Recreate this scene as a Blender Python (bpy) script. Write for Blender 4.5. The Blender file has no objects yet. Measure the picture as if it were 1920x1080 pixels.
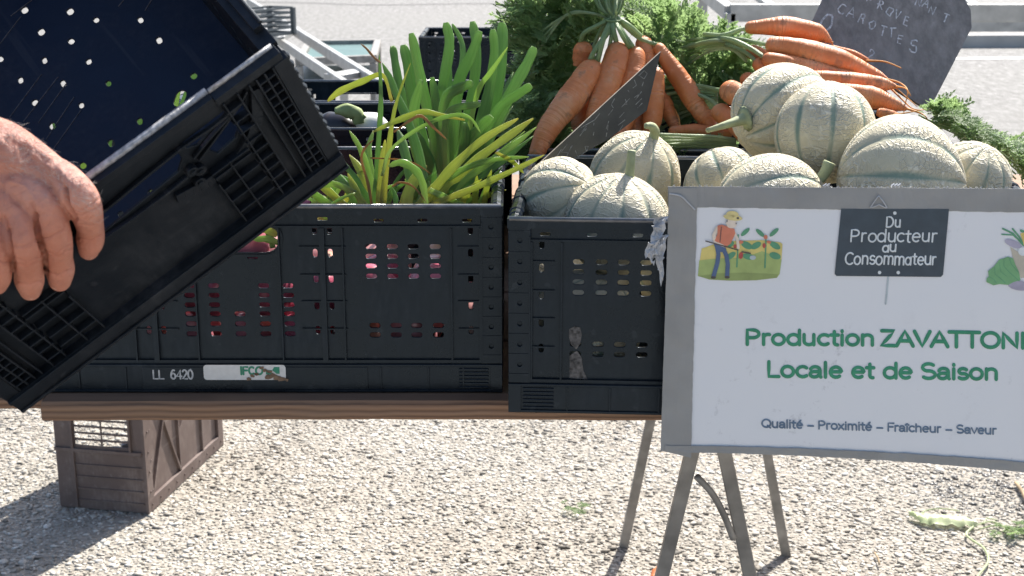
import bpy, bmesh, math, random
import numpy as np
from mathutils import noise as mnoise
from mathutils import Vector, Matrix
random.seed(7); RNG = np.random.default_rng(7)
scn = bpy.context.scene
COL = scn.collection
R_ = math.radians
PITCH = 15.0; F = 2600.0; CAMH = 1.4
SN, CS = math.sin(R_(PITCH)), math.cos(R_(PITCH))
# ------------------------------------------------------------------ camera, sky, sun, exposure
cd = bpy.data.cameras.new('camera'); cam = bpy.data.objects.new('camera', cd); COL.objects.link(cam)
cam.location = (0, 0, CAMH); cam.rotation_euler = (R_(90-PITCH), 0, 0)
cd.sensor_width = 36; cd.lens = 36*F/1920; cd.clip_end = 500; cd.clip_start = .02
cd.dof.use_dof = True; cd.dof.focus_distance = 1.65; cd.dof.aperture_fstop = 16
scn.camera = cam
SUN_EL, SUN_AZ = 50.0, 27.0      # azimuth clockwise from +Y
w = bpy.data.worlds.new('World'); scn.world = w; w.use_nodes = True
nt = w.node_tree; bg = nt.nodes['Background']
sky = nt.nodes.new('ShaderNodeTexSky'); sky.sky_type = 'NISHITA'; sky.sun_disc = False
sky.sun_elevation = R_(SUN_EL); sky.sun_rotation = R_(SUN_AZ); sky.dust_density = 2.0
nt.links.new(sky.outputs[0], bg.inputs[0]); bg.inputs[1].default_value = .10
sd = bpy.data.lights.new('sun', 'SUN'); sd.energy = 5.0; sd.angle = R_(.5); sd.color = (1, .955, .88)
sun = bpy.data.objects.new('sun', sd); COL.objects.link(sun)
tos = Vector((math.sin(R_(SUN_AZ))*math.cos(R_(SUN_EL)), math.cos(R_(SUN_AZ))*math.cos(R_(SUN_EL)), math.sin(R_(SUN_EL))))
sun.rotation_euler = tos.to_track_quat('Z', 'Y').to_euler(); sun.location = tos*20
scn.view_settings.view_transform = 'Standard'; scn.view_settings.look = 'None'
scn.view_settings.exposure = 1.02; scn.view_settings.gamma = 1; scn.view_settings.use_curve_mapping = False

# ------------------------------------------------------------------ where a photographed point lies at a chosen distance / height
def W(px, py, D):
    t = (py-540)/F; h = D*(SN+t*CS)/(CS-t*SN); dep = D*CS+h*SN
    return Vector(((px-960)/F*dep, D, CAMH-h))
def WZ(px, py, z):
    t = (py-540)/F; h = CAMH-z; D = h*(CS-t*SN)/(SN+t*CS); dep = D*CS+h*SN
    return Vector(((px-960)/F*dep, D, z))
def depth(p): return p.y*CS+(CAMH-p.z)*SN
CAMM = Matrix.Translation((0, 0, CAMH)) @ Matrix.Rotation(R_(90-PITCH), 4, 'X')
def Cc(px, py, dep): return CAMM @ Vector(((px-960)/F*dep, (540-py)/F*dep, -dep))

# ------------------------------------------------------------------ materials
def mat(name):
    m = bpy.data.materials.new(name); m.use_nodes = True
    return m, m.node_tree.nodes, m.node_tree.links, m.node_tree.nodes['Principled BSDF']
def ramp(N, L, fac, stops, interp='LINEAR'):
    r = N.new('ShaderNodeValToRGB'); r.color_ramp.interpolation = interp
    e = r.color_ramp.elements
    while len(e) < len(stops): e.new(.5)
    for k, (p, c) in enumerate(stops):
        e[k].position = p; e[k].color = (c[0], c[1], c[2], 1) if isinstance(c, (tuple, list)) else (c, c, c, 1)
    if fac is not None: L.new(fac, r.inputs[0])
    return r.outputs[0]
def tex(N, L, kind, scale, coord='Object', **k):
    t = N.new('ShaderNodeTex'+kind); tc = N.new('ShaderNodeTexCoord')
    mp = N.new('ShaderNodeMapping'); L.new(tc.outputs[coord], mp.inputs[0]); L.new(mp.outputs[0], t.inputs['Vector'])
    t.inputs['Scale'].default_value = scale
    for a, b in k.items():
        if a == 'stretch': mp.inputs['Scale'].default_value = b
        elif a in ('feature', 'bands_direction', 'wave_type'): setattr(t, a, b)
        else: t.inputs[a].default_value = b
    return t
def mix(N, L, fac, a, b, typ='MIX'):
    m = N.new('ShaderNodeMix'); m.data_type = 'RGBA'; m.blend_type = typ
    for s, v in ((0, fac), (6, a), (7, b)):
        if hasattr(v, 'links'): L.new(v, m.inputs[s])
        elif isinstance(v, (int, float)) and s == 0: m.inputs[s].default_value = v
        else: m.inputs[s].default_value = (*v, 1) if not isinstance(v, (int, float)) else (v, v, v, 1)
    return m.outputs[2]
def bump(N, L, B, h, strength, dist=.002, prev=None):
    b = N.new('ShaderNodeBump'); b.inputs['Strength'].default_value = strength; b.inputs['Distance'].default_value = dist
    L.new(h, b.inputs['Height'])
    if prev is not None: L.new(prev, b.inputs['Normal'])
    if B is not None: L.new(b.outputs[0], B.inputs['Normal'])
    return b.outputs[0]
def attr(N, name):
    a = N.new('ShaderNodeAttribute'); a.attribute_name = name; return a
def simple(name, c, rough=.6, nscale=30, var=.15, bs=.1, bscale=200, metal=0, coord='Object', spec=.5):
    m, N, L, B = mat(name)
    n = tex(N, L, 'Noise', nscale, coord, Detail=5.0)
    L.new(ramp(N, L, n.outputs[0], [(.3, tuple(x*(1-var) for x in c)), (.7, tuple(min(1, x*(1+var)) for x in c))]), B.inputs['Base Color'])
    B.inputs['Roughness'].default_value = rough; B.inputs['Metallic'].default_value = metal
    B.inputs['Specular IOR Level'].default_value = spec
    if bs: bump(N, L, B, tex(N, L, 'Noise', bscale, coord, Detail=4.0).outputs[0], bs)
    return m
def plastic(name, c, dust=(.13, .13, .13), rough=.42, amount=.5):
    m, N, L, B = mat(name)
    n = tex(N, L, 'Noise', 9, Detail=8.0, Roughness=.7); s = tex(N, L, 'Noise', 160, Detail=3.0, stretch=(1, 1, .25))
    mk = N.new('ShaderNodeMath'); mk.operation = 'MULTIPLY'
    L.new(ramp(N, L, n.outputs[0], [(.45, 0), (.75, amount)]), mk.inputs[0]); L.new(ramp(N, L, s.outputs[0], [(.3, .15), (.7, 1)]), mk.inputs[1])
    sc = tex(N, L, 'Noise', 60, Detail=2.0, stretch=(1, .06, 1)); scr = ramp(N, L, sc.outputs[0], [(.66, 0), (.7, .35)])
    c1 = mix(N, L, mk.outputs[0], c, dust); c2 = mix(N, L, scr, c1, tuple(x*.8 for x in dust))
    L.new(c2, B.inputs['Base Color'])
    L.new(ramp(N, L, n.outputs[0], [(.35, rough-.1), (.7, rough+.2)]), B.inputs['Roughness']); B.inputs['Specular IOR Level'].default_value = .4; B.inputs['Specular Tint'].default_value = (.62, .80, 1, 1)
    wv_ = tex(N, L, 'Noise', 14, Detail=3.0)
    bump(N, L, B, tex(N, L, 'Noise', 350, Detail=3.0).outputs[0], .15, .001, bump(N, L, None, wv_.outputs[0], .35, .004))
    return m
M = {}
M['crate'] = plastic('black_crate_plastic', (.003, .0044, .007), (.042, .047, .055), .29, .6)
M['crate_navy'] = plastic('navy_crate_plastic', (.007, .012, .030), (.05, .058, .078), .45, .6)
M['crate_held'] = plastic('held_crate_plastic', (.005, .0058, .0075), (.045, .045, .05), .45, .6)
M['crate_brown'] = plastic('brown_crate_plastic', (.15, .108, .092), (.36, .295, .26), .6, .8)
M['crate_grey'] = plastic('grey_crate_plastic', (.10, .11, .11), (.25, .25, .25), .5)
M['white_print'] = simple('white_print', (.42, .43, .45), .6, 400, .25, 0)
M['sticker'] = simple('sticker_white', (.62, .62, .62), .4, 120, .08, 0)
M['green_print'] = simple('green_print', (.02, .22, .13), .5, 120, .2, 0)
M['green_text'] = simple('sign_green', (.035, .26, .145), .6, 90, .15, 0)
M['slate_text'] = simple('sign_slate_blue', (.13, .19, .27), .6, 90, .15, 0)
M['mud'] = simple('dried_mud', (.20, .13, .085), .9, 150, .4, .5)
M['steel'] = simple('painted_steel', (.27, .255, .235), .5, 25, .3, .05, metal=.25)
M['galv'] = simple('galvanised_metal', (.40, .40, .39), .5, 14, .2, .03, metal=.4)
M['teal'] = simple('teal_panel', (.05, .125, .125), .6, 8, .15, .02)
M['tape'] = simple('grey_tape', (.27, .272, .27), .5, 18, .12, .35, 60)
M['tape_torn'] = simple('torn_tape', (.42, .43, .45), .4, 40, .25, .6, 90)
M['rope'] = simple('dry_stem', (.34, .25, .15), .8, 60, .3, .1)
M['rootlet'] = simple('rootlet', (.60, .27, .07), .7, 60, .3, .1)
M['gravel_base'] = None
def wood():
    m, N, L, B = mat('worn_wood')
    wv = tex(N, L, 'Wave', 44, stretch=(.42, .5, 1.0), Distortion=3.6, Detail=2.0, **{'Detail Scale': .55, 'bands_direction': 'Z'})
    n = tex(N, L, 'Noise', 40, stretch=(.05, 1, 2), Detail=6.0)
    c = ramp(N, L, wv.outputs[0], [(.0, (.13, .06, .032)), (.3, (.26, .135, .075)), (1, (.37, .21, .125))])
    g = tex(N, L, 'Noise', 3.5, Detail=4.0)
    c = mix(N, L, ramp(N, L, g.outputs[0], [(.35, .05), (.7, .45)]), c, (.19, .14, .105))
    c = mix(N, L, .3, c, ramp(N, L, n.outputs[0], [(.3, (.06, .03, .02)), (.7, (.26, .16, .10))]), 'MIX')
    L.new(c, B.inputs['Base Color']); B.inputs['Roughness'].default_value = .8
    bump(N, L, B, n.outputs[0], .35, .002, bump(N, L, None, wv.outputs[0], .3, .002))
    return m
M['wood'] = wood()
def paper():
    m, N, L, B = mat('sign_paper')
    n = tex(N, L, 'Noise', 28, Detail=9.0, Roughness=.75); n2 = tex(N, L, 'Noise', 5, Detail=3.0)
    k = N.new('ShaderNodeMath'); k.operation = 'MULTIPLY'
    L.new(ramp(N, L, n.outputs[0], [(.58, 0), (.72, .7)]), k.inputs[0]); L.new(ramp(N, L, n2.outputs[0], [(.45, 0), (.62, 1)]), k.inputs[1])
    c = mix(N, L, k.outputs[0], (.72, .735, .77), (.24, .24, .27))
    L.new(c, B.inputs['Base Color']); B.inputs['Roughness'].default_value = .5
    bump(N, L, B, tex(N, L, 'Noise', 6, Detail=3.0).outputs[0], .5, .01)
    return m
M['paper'] = paper()
def flat(name, c): M[name] = simple(name, c, .6, 80, .12, 0)
for n_, c_ in dict(ink_grass=(.36, .45, .16), ink_field=(.66, .55, .18), ink_shirt=(.62, .20, .12), ink_jeans=(.08, .13, .25), ink_skin=(.70, .60, .50),
                   ink_straw=(.66, .56, .25), ink_leaf=(.10, .30, .17), ink_boot=(.08, .07, .07), ink_board=(.045, .065, .085), ink_red=(.45, .08, .07),
                   ink_shade=(.27, .34, .12), ink_cabbage=(.17, .38, .18), ink_aubergine=(.38, .36, .46), ink_basket=(.50, .46, .38), ink_yellow=(.68, .53, .16), ink_chalk=(.66, .70, .72), ink_stake=(.45, .52, .55)).items(): flat(n_, c_)
def slate():
    m, N, L, B = mat('chalkboard_slate')
    n = tex(N, L, 'Noise', 60, Detail=8.0, Roughness=.7, stretch=(1, 1, .25)); n2 = tex(N, L, 'Noise', 7, Detail=5.0)
    c = ramp(N, L, n.outputs[0], [(.35, (.14, .128, .118)), (.6, (.26, .24, .225)), (.78, (.42, .40, .38))])
    c = mix(N, L, ramp(N, L, n2.outputs[0], [(.4, 0), (.7, .4)]), c, (.30, .28, .265))
    L.new(c, B.inputs['Base Color']); B.inputs['Roughness'].default_value = .7
    bump(N, L, B, n.outputs[0], .2, .001); return m
M['slate'] = slate()
def slate2():
    m, N, L, B = mat('glossy_price_slate')
    n = tex(N, L, 'Noise', 16, Detail=6.0, Roughness=.6)
    L.new(ramp(N, L, n.outputs[0], [(.35, (.022, .025, .027)), (.7, (.075, .077, .07))]), B.inputs['Base Color']); B.inputs['Roughness'].default_value = .3
    return m
M['slate_gloss'] = slate2()
M['slate_edge'] = simple('slate_edge', (.36, .31, .25), .8, 60, .3, .3)
M['chalk'] = simple('chalk', (.50, .50, .51), .95, 250, .5, .2)
M['chalk_faint'] = simple('faint_chalk', (.22, .22, .21), .95, 300, .6, .2)
def gravel():
    m, N, L, B = mat('exposed_aggregate')
    v = tex(N, L, 'Voronoi', 95, Randomness=1.0); v2 = tex(N, L, 'Noise', 260, Detail=4.0); g = tex(N, L, 'Noise', 1.6, Detail=5.0)
    c = ramp(N, L, v.outputs['Color'], [(.0, (.22, .20, .17)), (.5, (.32, .295, .255)), (1, (.44, .41, .36))])
    c = mix(N, L, ramp(N, L, g.outputs[0], [(.35, 0), (.7, .3)]), c, (.33, .27, .21))
    L.new(c, B.inputs['Base Color']); B.inputs['Roughness'].default_value = .9
    bump(N, L, B, v2.outputs[0], .5, .003, bump(N, L, None, v.outputs['Distance'], .8, .006)); return m
M['gravel'] = gravel()
def stone():
    m, N, L, B = mat('pebble')
    a = attr(N, 'tint'); n = tex(N, L, 'Noise', 220, Detail=4.0)
    c = ramp(N, L, a.outputs['Fac'], [(.0, (.09, .082, .07)), (.09, (.22, .195, .16)), (.24, (.35, .325, .285)), (.7, (.455, .425, .375)), (1, (.68, .66, .61))])
    c = mix(N, L, ramp(N, L, n.outputs[0], [(.4, 0), (.8, .35)]), c, (.22, .19, .16))
    L.new(c, B.inputs['Base Color'])
    wa = attr(N, 'wet'); L.new(ramp(N, L, wa.outputs['Fac'], [(0, .75), (1, .18)]), B.inputs['Roughness'])
    c2 = mix(N, L, wa.outputs['Fac'], c, (.13, .125, .12)); L.new(c2, B.inputs['Base Color']); return m
M['pebble'] = stone()
def asphalt():
    m, N, L, B = mat('pale_asphalt')
    v = tex(N, L, 'Noise', 16, Detail=8.0, Roughness=.85, stretch=(1, .35, 1)); g = tex(N, L, 'Noise', .35, Detail=4.0)
    c = ramp(N, L, v.outputs[0], [(.38, (.10, .097, .092)), (.5, (.185, .18, .174)), (.62, (.32, .315, .305))])
    c = mix(N, L, ramp(N, L, g.outputs[0], [(.4, 0), (.65, .45)]), c, (.20, .195, .185))
    L.new(c, B.inputs['Base Color']); B.inputs['Roughness'].default_value = .85
    bump(N, L, B, v.outputs[0], .6, .02); return m
M['asphalt'] = asphalt()
M['paint'] = simple('road_paint', (.72, .72, .70), .6, 12, .12, .1)
M['seam'] = simple('tar_seam', (.045, .045, .045), .7, 12, .2, .1)
def melon():
    m, N, L, B = mat('netted_melon_rind')
    g = attr(N, 'groove')
    nz = tex(N, L, 'Noise', 24, Detail=4.0)
    tc = N.new('ShaderNodeTexCoord'); ad = N.new('ShaderNodeVectorMath'); ad.operation = 'MULTIPLY_ADD'
    L.new(nz.outputs['Color'], ad.inputs[0]); ad.inputs[1].default_value = (.03, .03, .03); 
    mp = N.new('ShaderNodeMapping'); L.new(tc.outputs['Object'], mp.inputs[0]); mp.inputs['Scale'].default_value = (.8, .8, 1.35); L.new(mp.outputs[0], ad.inputs[2])
    v = N.new('ShaderNodeTexVoronoi'); v.feature = 'DISTANCE_TO_EDGE'; v.inputs['Scale'].default_value = 125; L.new(ad.outputs[0], v.inputs['Vector'])
    v3 = N.new('ShaderNodeTexVoronoi'); v3.feature = 'DISTANCE_TO_EDGE'; v3.inputs['Scale'].default_value = 330; L.new(ad.outputs[0], v3.inputs['Vector'])
    e1 = ramp(N, L, v.outputs[0], [(.0, 1), (.13, 0)]); e2 = ramp(N, L, v3.outputs[0], [(.0, .35), (.14, 0)])
    nm = mix(N, L, 1.0, e1, e2, 'LIGHTEN')
    pn = tex(N, L, 'Noise', 14, Detail=3.0); pm = ramp(N, L, pn.outputs[0], [(.36, .12), (.58, 1)])
    nm = mix(N, L, 1.0, nm, pm, 'MULTIPLY')
    inv = N.new('ShaderNodeMath'); inv.operation = 'SUBTRACT'; inv.inputs[0].default_value = 1; L.new(g.outputs['Fac'], inv.inputs[1])
    nm = mix(N, L, 1.0, nm, inv.outputs[0], 'MULTIPLY')
    gn = tex(N, L, 'Noise', 18, Detail=4.0); gq = mix(N, L, 1.0, g.outputs['Fac'], ramp(N, L, gn.outputs[0], [(.3, .35), (.55, 1)]), 'MULTIPLY')
    t = tex(N, L, 'Noise', 9, Detail=5.0)
    base = ramp(N, L, t.outputs[0], [(.35, (.55, .49, .335)), (.7, (.69, .61, .435))])
    grn = ramp(N, L, t.outputs[0], [(.3, (.13, .205, .16)), (.7, (.25, .31, .24))])
    c = mix(N, L, ramp(N, L, gq, [(.15, 0), (.8, 1)]), base, grn)
    pt = tex(N, L, 'Noise', 11, Detail=3.0); c = mix(N, L, ramp(N, L, pt.outputs[0], [(.58, 0), (.72, .5)]), c, (.60, .50, .30))
    c = mix(N, L, nm, c, (.76, .70, .55))
    L.new(c, B.inputs['Base Color']); B.inputs['Roughness'].default_value = .6
    bump(N, L, B, nm, .8, .0024, bump(N, L, None, pn.outputs[0], .3, .004)); return m
M['melon'] = melon()
M['melon_stem'] = simple('melon_stem', (.33, .36, .20), .7, 60, .25, .4, 160)
def carrot():
    m, N, L, B = mat('carrot_skin')
    a = attr(N, 'along')
    n = tex(N, L, 'Noise', 22, Detail=6.0); f = tex(N, L, 'Noise', 90, Detail=5.0, Roughness=.7); sp = tex(N, L, 'Noise', 45, Detail=2.0)
    c = ramp(N, L, n.outputs[0], [(.3, (.50, .15, .045)), (.5, (.64, .21, .07)), (.75, (.74, .36, .19))])
    c = mix(N, L, ramp(N, L, f.outputs[0], [(.55, 0), (.75, .4)]), c, (.68, .42, .28))
    c = mix(N, L, ramp(N, L, sp.outputs[0], [(.62, 0), (.70, .6)]), c, (.24, .11, .055))
    c = mix(N, L, ramp(N, L, a.outputs['Fac'], [(0, .55), (.04, 0)]), c, (.26, .17, .07))
    L.new(c, B.inputs['Base Color']); B.inputs['Roughness'].default_value = .5
    B.inputs['Subsurface Weight'].default_value = .12; B.inputs['Subsurface Radius'].default_value = (.006, .003, .001); B.inputs['Subsurface Scale'].default_value = 1
    wv = N.new('ShaderNodeMath'); wv.operation = 'MULTIPLY_ADD'; L.new(a.outputs['Fac'], wv.inputs[0]); wv.inputs[1].default_value = 42; L.new(f.outputs[0], wv.inputs[2])
    nn = N.new('ShaderNodeTexNoise'); nn.noise_dimensions = '1D'; nn.inputs['Scale'].default_value = 1; L.new(wv.outputs[0], nn.inputs['W'])
    rm_ = mix(N, L, ramp(N, L, n.outputs[0], [(.4, .1), (.65, 1)]), (.5, .5, .5), nn.outputs[0])
    bump(N, L, B, rm_, .9, .003, bump(N, L, None, f.outputs[0], .2, .001)); return m
M['carrot'] = carrot()
def leafmat(name, c0, c1, trans=.4, stops=None, rough=.4, tip=None):
    m, N, L, B = mat(name)
    a = attr(N, 'tint'); al = attr(N, 'along'); n = tex(N, L, 'Noise', 35, Detail=5.0, stretch=(1, 1, .3))
    c = mix(N, L, a.outputs['Fac'], c0, c1)
    c = mix(N, L, ramp(N, L, n.outputs[0], [(.4, 0), (.75, .35)]), c, tuple(min(1, x*1.6) for x in c1))
    if tip: c = mix(N, L, ramp(N, L, al.outputs['Fac'], [(0, .6), (.10, .1), (.55, 0), (1, .75)]), c, tip)
    L.new(c, B.inputs['Base Color']); B.inputs['Roughness'].default_value = rough
    tr = N.new('ShaderNodeBsdfTranslucent'); L.new(mix(N, L, .5, c, tuple(min(1, x*2.2) for x in c1)), tr.inputs[0])
    ms = N.new('ShaderNodeMixShader'); ms.inputs[0].default_value = trans
    L.new(B.outputs[0], ms.inputs[1]); L.new(tr.outputs[0], ms.inputs[2]); L.new(ms.outputs[0], N['Material Output'].inputs[0])
    ag = attr(N, 'ang'); cb = N.new('ShaderNodeCombineXYZ'); L.new(ag.outputs['Fac'], cb.inputs[0]); L.new(al.outputs['Fac'], cb.inputs[1]); L.new(a.outputs['Fac'], cb.inputs[2])
    mp = N.new('ShaderNodeMapping'); mp.inputs['Scale'].default_value = (14, 1.6, 9); L.new(cb.outputs[0], mp.inputs[0])
    sn = N.new('ShaderNodeTexNoise'); sn.inputs['Scale'].default_value = 1; sn.inputs['Detail'].default_value = 3; L.new(mp.outputs[0], sn.inputs['Vector'])
    c = mix(N, L, ramp(N, L, sn.outputs[0], [(.42, 0), (.68, .5)]), c, tuple(x*.45 for x in c0)); L.new(c, B.inputs['Base Color'])
    bump(N, L, B, sn.outputs[0], .7, .0025, bump(N, L, None, n.outputs[0], .3, .002)); return m
M['onion_leaf'] = leafmat('onion_leaf_green', (.085, .19, .075), (.23, .37, .13), .42, tip=(.36, .46, .18), rough=.45)
M['yellow_leaf'] = leafmat('onion_leaf_yellow', (.20, .34, .08), (.44, .50, .14), .45, tip=(.5, .38, .13))
M['lime_leaf'] = leafmat('onion_leaf_lime', (.15, .30, .07), (.34, .48, .16), .45, tip=(.5, .5, .25), rough=.3)
M['dry_leaf'] = leafmat('onion_leaf_dry', (.36, .20, .08), (.42, .26, .10), .3)
M['foliage'] = leafmat('carrot_foliage', (.05, .13, .045), (.27, .37, .16), .45, rough=.38)
M['carrot_stem'] = leafmat('carrot_stem_green', (.22, .33, .14), (.42, .52, .30), .25)
M['wilted'] = leafmat('wilted_leaf', (.40, .52, .22), (.62, .70, .42), .3)
def onionm():
    m, N, L, B = mat('red_onion_skin')
    a = N.new('ShaderNodeObjectInfo'); n = tex(N, L, 'Noise', 40, Detail=4.0, stretch=(1, 1, .15))
    c = ramp(N, L, a.outputs['Random'], [(0, (.32, .03, .09)), (.35, (.50, .09, .16)), (.6, (.66, .35, .36)), (.8, (.50, .22, .08)), (1, (.72, .50, .40))])
    c = mix(N, L, ramp(N, L, n.outputs[0], [(.4, 0), (.7, .5)]), c, (.55, .25, .25))
    L.new(c, B.inputs['Base Color']); B.inputs['Roughness'].default_value = .28; return m
M['onion'] = onionm()
def skin():
    m, N, L, B = mat('skin')
    n = tex(N, L, 'Noise', 26, Detail=6.0); f = tex(N, L, 'Voronoi', 520, feature='DISTANCE_TO_EDGE'); w_ = tex(N, L, 'Noise', 75, Detail=8.0, Roughness=.7)
    c = ramp(N, L, n.outputs[0], [(.3, (.46, .18, .125)), (.55, (.58, .265, .195)), (.75, (.66, .35, .28))])
    sp = tex(N, L, 'Noise', 110, Detail=3.0); c = mix(N, L, ramp(N, L, sp.outputs[0], [(.58, 0), (.72, .35)]), c, (.34, .13, .085))
    vn = tex(N, L, 'Noise', 12, Detail=2.0, Distortion=1.5); c = mix(N, L, ramp(N, L, vn.outputs[0], [(.48, 0), (.5, .22), (.52, 0)]), c, (.26, .17, .19))
    ra = attr(N, 'red'); fa = attr(N, 'fold_shade'); hm_ = N.new('ShaderNodeMath'); hm_.operation = 'MULTIPLY'; hm_.inputs[1].default_value = .6; L.new(ra.outputs['Fac'], hm_.inputs[0])
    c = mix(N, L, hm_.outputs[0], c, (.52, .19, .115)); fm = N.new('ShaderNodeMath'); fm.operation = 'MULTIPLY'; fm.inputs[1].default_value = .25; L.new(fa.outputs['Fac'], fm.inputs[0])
    c = mix(N, L, fm.outputs[0], c, (.33, .085, .05))  # creases and finger gaps reddened and darkened, their shade put into the colour
    L.new(c, B.inputs['Base Color']); B.inputs['Roughness'].default_value = .42
    B.inputs['Subsurface Weight'].default_value = .15; B.inputs['Subsurface Radius'].default_value = (.008, .003, .0015); B.inputs['Subsurface Scale'].default_value = 1
    bump(N, L, B, w_.outputs[0], .6, .004, bump(N, L, None, ramp(N, L, f.outputs[0], [(0, 0), (.12, 1)]), .35, .0008)); return m
M['skin'] = skin()
M['nail'] = simple('nail', (.66, .40, .32), .35, 60, .1, .05)
M['hair'] = simple('arm_hair', (.55, .48, .42), .5, 60, .2, 0)
M['aubergine'] = simple('aubergine_skin', (.008, .005, .009), .38, 20, .3, 0)
M['calyx'] = simple('aubergine_calyx', (.24, .30, .12), .7, 60, .25, .3)
M['turnip'] = simple('white_root', (.72, .71, .68), .45, 20, .08, .1)

# ------------------------------------------------------------------ object helpers
def tag(o, label=None, cat=None, group=None, kind=None):
    if label: o['label'] = label
    if cat: o['category'] = cat
    if group: o['group'] = group
    if kind: o['kind'] = kind
    return o
def empty(name, loc=(0, 0, 0), rz=0):
    o = bpy.data.objects.new(name, None); COL.objects.link(o); o.location = loc; o.rotation_euler = (0, 0, rz); o.empty_display_size = .05
    return o
def link(name, me, parent=None, m=None, bev=0, smooth=False):
    o = bpy.data.objects.new(name, me); COL.objects.link(o)
    if m is not None and not me.materials: me.materials.append(m)
    if parent: o.parent = parent
    if smooth: me.polygons.foreach_set('use_smooth', [True]*len(me.polygons))
    if bev:
        b = o.modifiers.new('bevel', 'BEVEL'); b.width = bev; b.segments = 2; b.limit_method = 'ANGLE'
    return o
def copy_tree(o, parent=None):
    c = o.copy(); COL.objects.link(c)
    if parent: c.parent = parent
    for ch in list(o.children): copy_tree(ch, c)
    return c
def catmull(pts, n=6):
    P = [Vector(p) for p in pts]; out = []
    P = [P[0]*2-P[1]] + P + [P[-1]*2-P[-2]]
    for i in range(1, len(P)-2):
        for k in range(n):
            t = k/n; a, b, c, d = P[i-1], P[i], P[i+1], P[i+2]
            out.append(.5*((2*b)+(c-a)*t+(2*a-5*b+4*c-d)*t*t+(3*b-a-3*c+d)*t**3))
    out.append(P[-2]); return out
def lerp_list(v, n):
    m = len(v)-1; out = []
    for i in range(n):
        t = i/(n-1)*m; k = min(int(t), m-1); out.append(v[k]+(v[k+1]-v[k])*(t-k))
    return out
class MB:
    def __init__(s): s.v = []; s.f = []; s.a = {}
    def addv(s, p, **at):
        s.v.append(tuple(p))
        for k, x in at.items(): s.a.setdefault(k, {})[len(s.v)-1] = x
        return len(s.v)-1
    def box(s, x0, x1, y0, y1, z0, z1, M4=None):
        b = len(s.v)
        for z in (z0, z1):
            for x, y in ((x0, y0), (x1, y0), (x1, y1), (x0, y1)):
                p = Vector((x, y, z)); s.v.append(tuple(M4 @ p) if M4 else tuple(p))
        s.f += [(b, b+3, b+2, b+1), (b+4, b+5, b+6, b+7), (b, b+1, b+5, b+4), (b+1, b+2, b+6, b+5), (b+2, b+3, b+7, b+6), (b+3, b, b+4, b+7)]
    def bar(s, a, b, w, h, up=(0, 0, 1)):
        a, b = Vector(a), Vector(b); d = (b-a); L = d.length; d.normalize(); u = Vector(up)
        x = d.cross(u); x = x.normalized() if x.length > 1e-6 else Vector((1, 0, 0)); u = x.cross(d)
        Mx = Matrix(((d.x, x.x, u.x, a.x), (d.y, x.y, u.y, a.y), (d.z, x.z, u.z, a.z), (0, 0, 0, 1)))
        s.box(0, L, -w/2, w/2, -h/2, h/2, Mx)
    def tube(s, pts, rad, sides=8, flat=1.0, up=None, tint=None, start=0., end=1., wig=0, groove=0):
        n = len(pts)
        if not hasattr(rad, '__len__'): rad = [rad]*n
        elif len(rad) != n: rad = lerp_list(list(rad), n)
        P = [Vector(p) for p in pts]; b0 = len(s.v)
        T = [(P[min(i+1, n-1)]-P[max(i-1, 0)]).normalized() for i in range(n)]
        u = Vector(up) if up else (Vector((0, 1, 0)) if abs(T[0].y) < .9 else Vector((1, 0, 0)))
        for i in range(n):
            u = (u-T[i]*u.dot(T[i])); u = u.normalized() if u.length > 1e-6 else T[i].orthogonal().normalized()
            x = T[i].cross(u)
            for k in range(sides):
                an = 2*math.pi*k/sides; r = rad[i]*(1+wig*math.sin(3*an+i*.4))*(1-groove*math.exp(-((an-4.712)/.5)**2)-groove*.6*math.exp(-((an-2.3)/.5)**2))
                idx = s.addv(P[i]+x*math.cos(an)*r+u*math.sin(an)*r*flat)
                s.a.setdefault('along', {})[idx] = start+(end-start)*i/(n-1); s.a.setdefault('ang', {})[idx] = abs(k/sides-.5)*2
                if tint is not None: s.a.setdefault('tint', {})[idx] = tint
        for i in range(n-1):
            for k in range(sides):
                a = b0+i*sides+k; c = b0+i*sides+(k+1) % sides
                s.f.append((a, c, c+sides, a+sides))
        s.f.append(tuple(b0+k for k in range(sides-1, -1, -1))); s.f.append(tuple(b0+(n-1)*sides+k for k in range(sides)))
        return s
    def mesh(s, name='m'):
        me = bpy.data.meshes.new(name); me.from_pydata(s.v, [], s.f)
        for k, d in s.a.items():
            at = me.attributes.new(k, 'FLOAT', 'POINT'); ar = np.zeros(len(s.v), dtype=np.float32)
            for i, x in d.items(): ar[i] = x
            at.data.foreach_set('value', ar)
        bm = bmesh.new(); bm.from_mesh(me); bmesh.ops.recalc_face_normals(bm, faces=bm.faces); bm.to_mesh(me); bm.free()
        me.update(); return me
    def build(s, name, m, parent=None, bev=0, smooth=False): return link(name, s.mesh(name), parent, m, bev, smooth)
def rr(cx, cy, w, h, r=None, n=3, ang=0):
    r = min(w, h)/2*.98 if r is None else min(r, min(w, h)/2); out = []
    for sx, sy, a0 in ((1, 1, 0), (-1, 1, 90), (-1, -1, 180), (1, -1, 270)):
        for k in range(n+1):
            a = R_(a0+90*k/n); x = sx*(w/2-r)+r*math.cos(a); y = sy*(h/2-r)+r*math.sin(a)
            out.append((cx+x*math.cos(ang)-y*math.sin(ang), cy+x*math.sin(ang)+y*math.cos(ang)))
    return out
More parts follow.
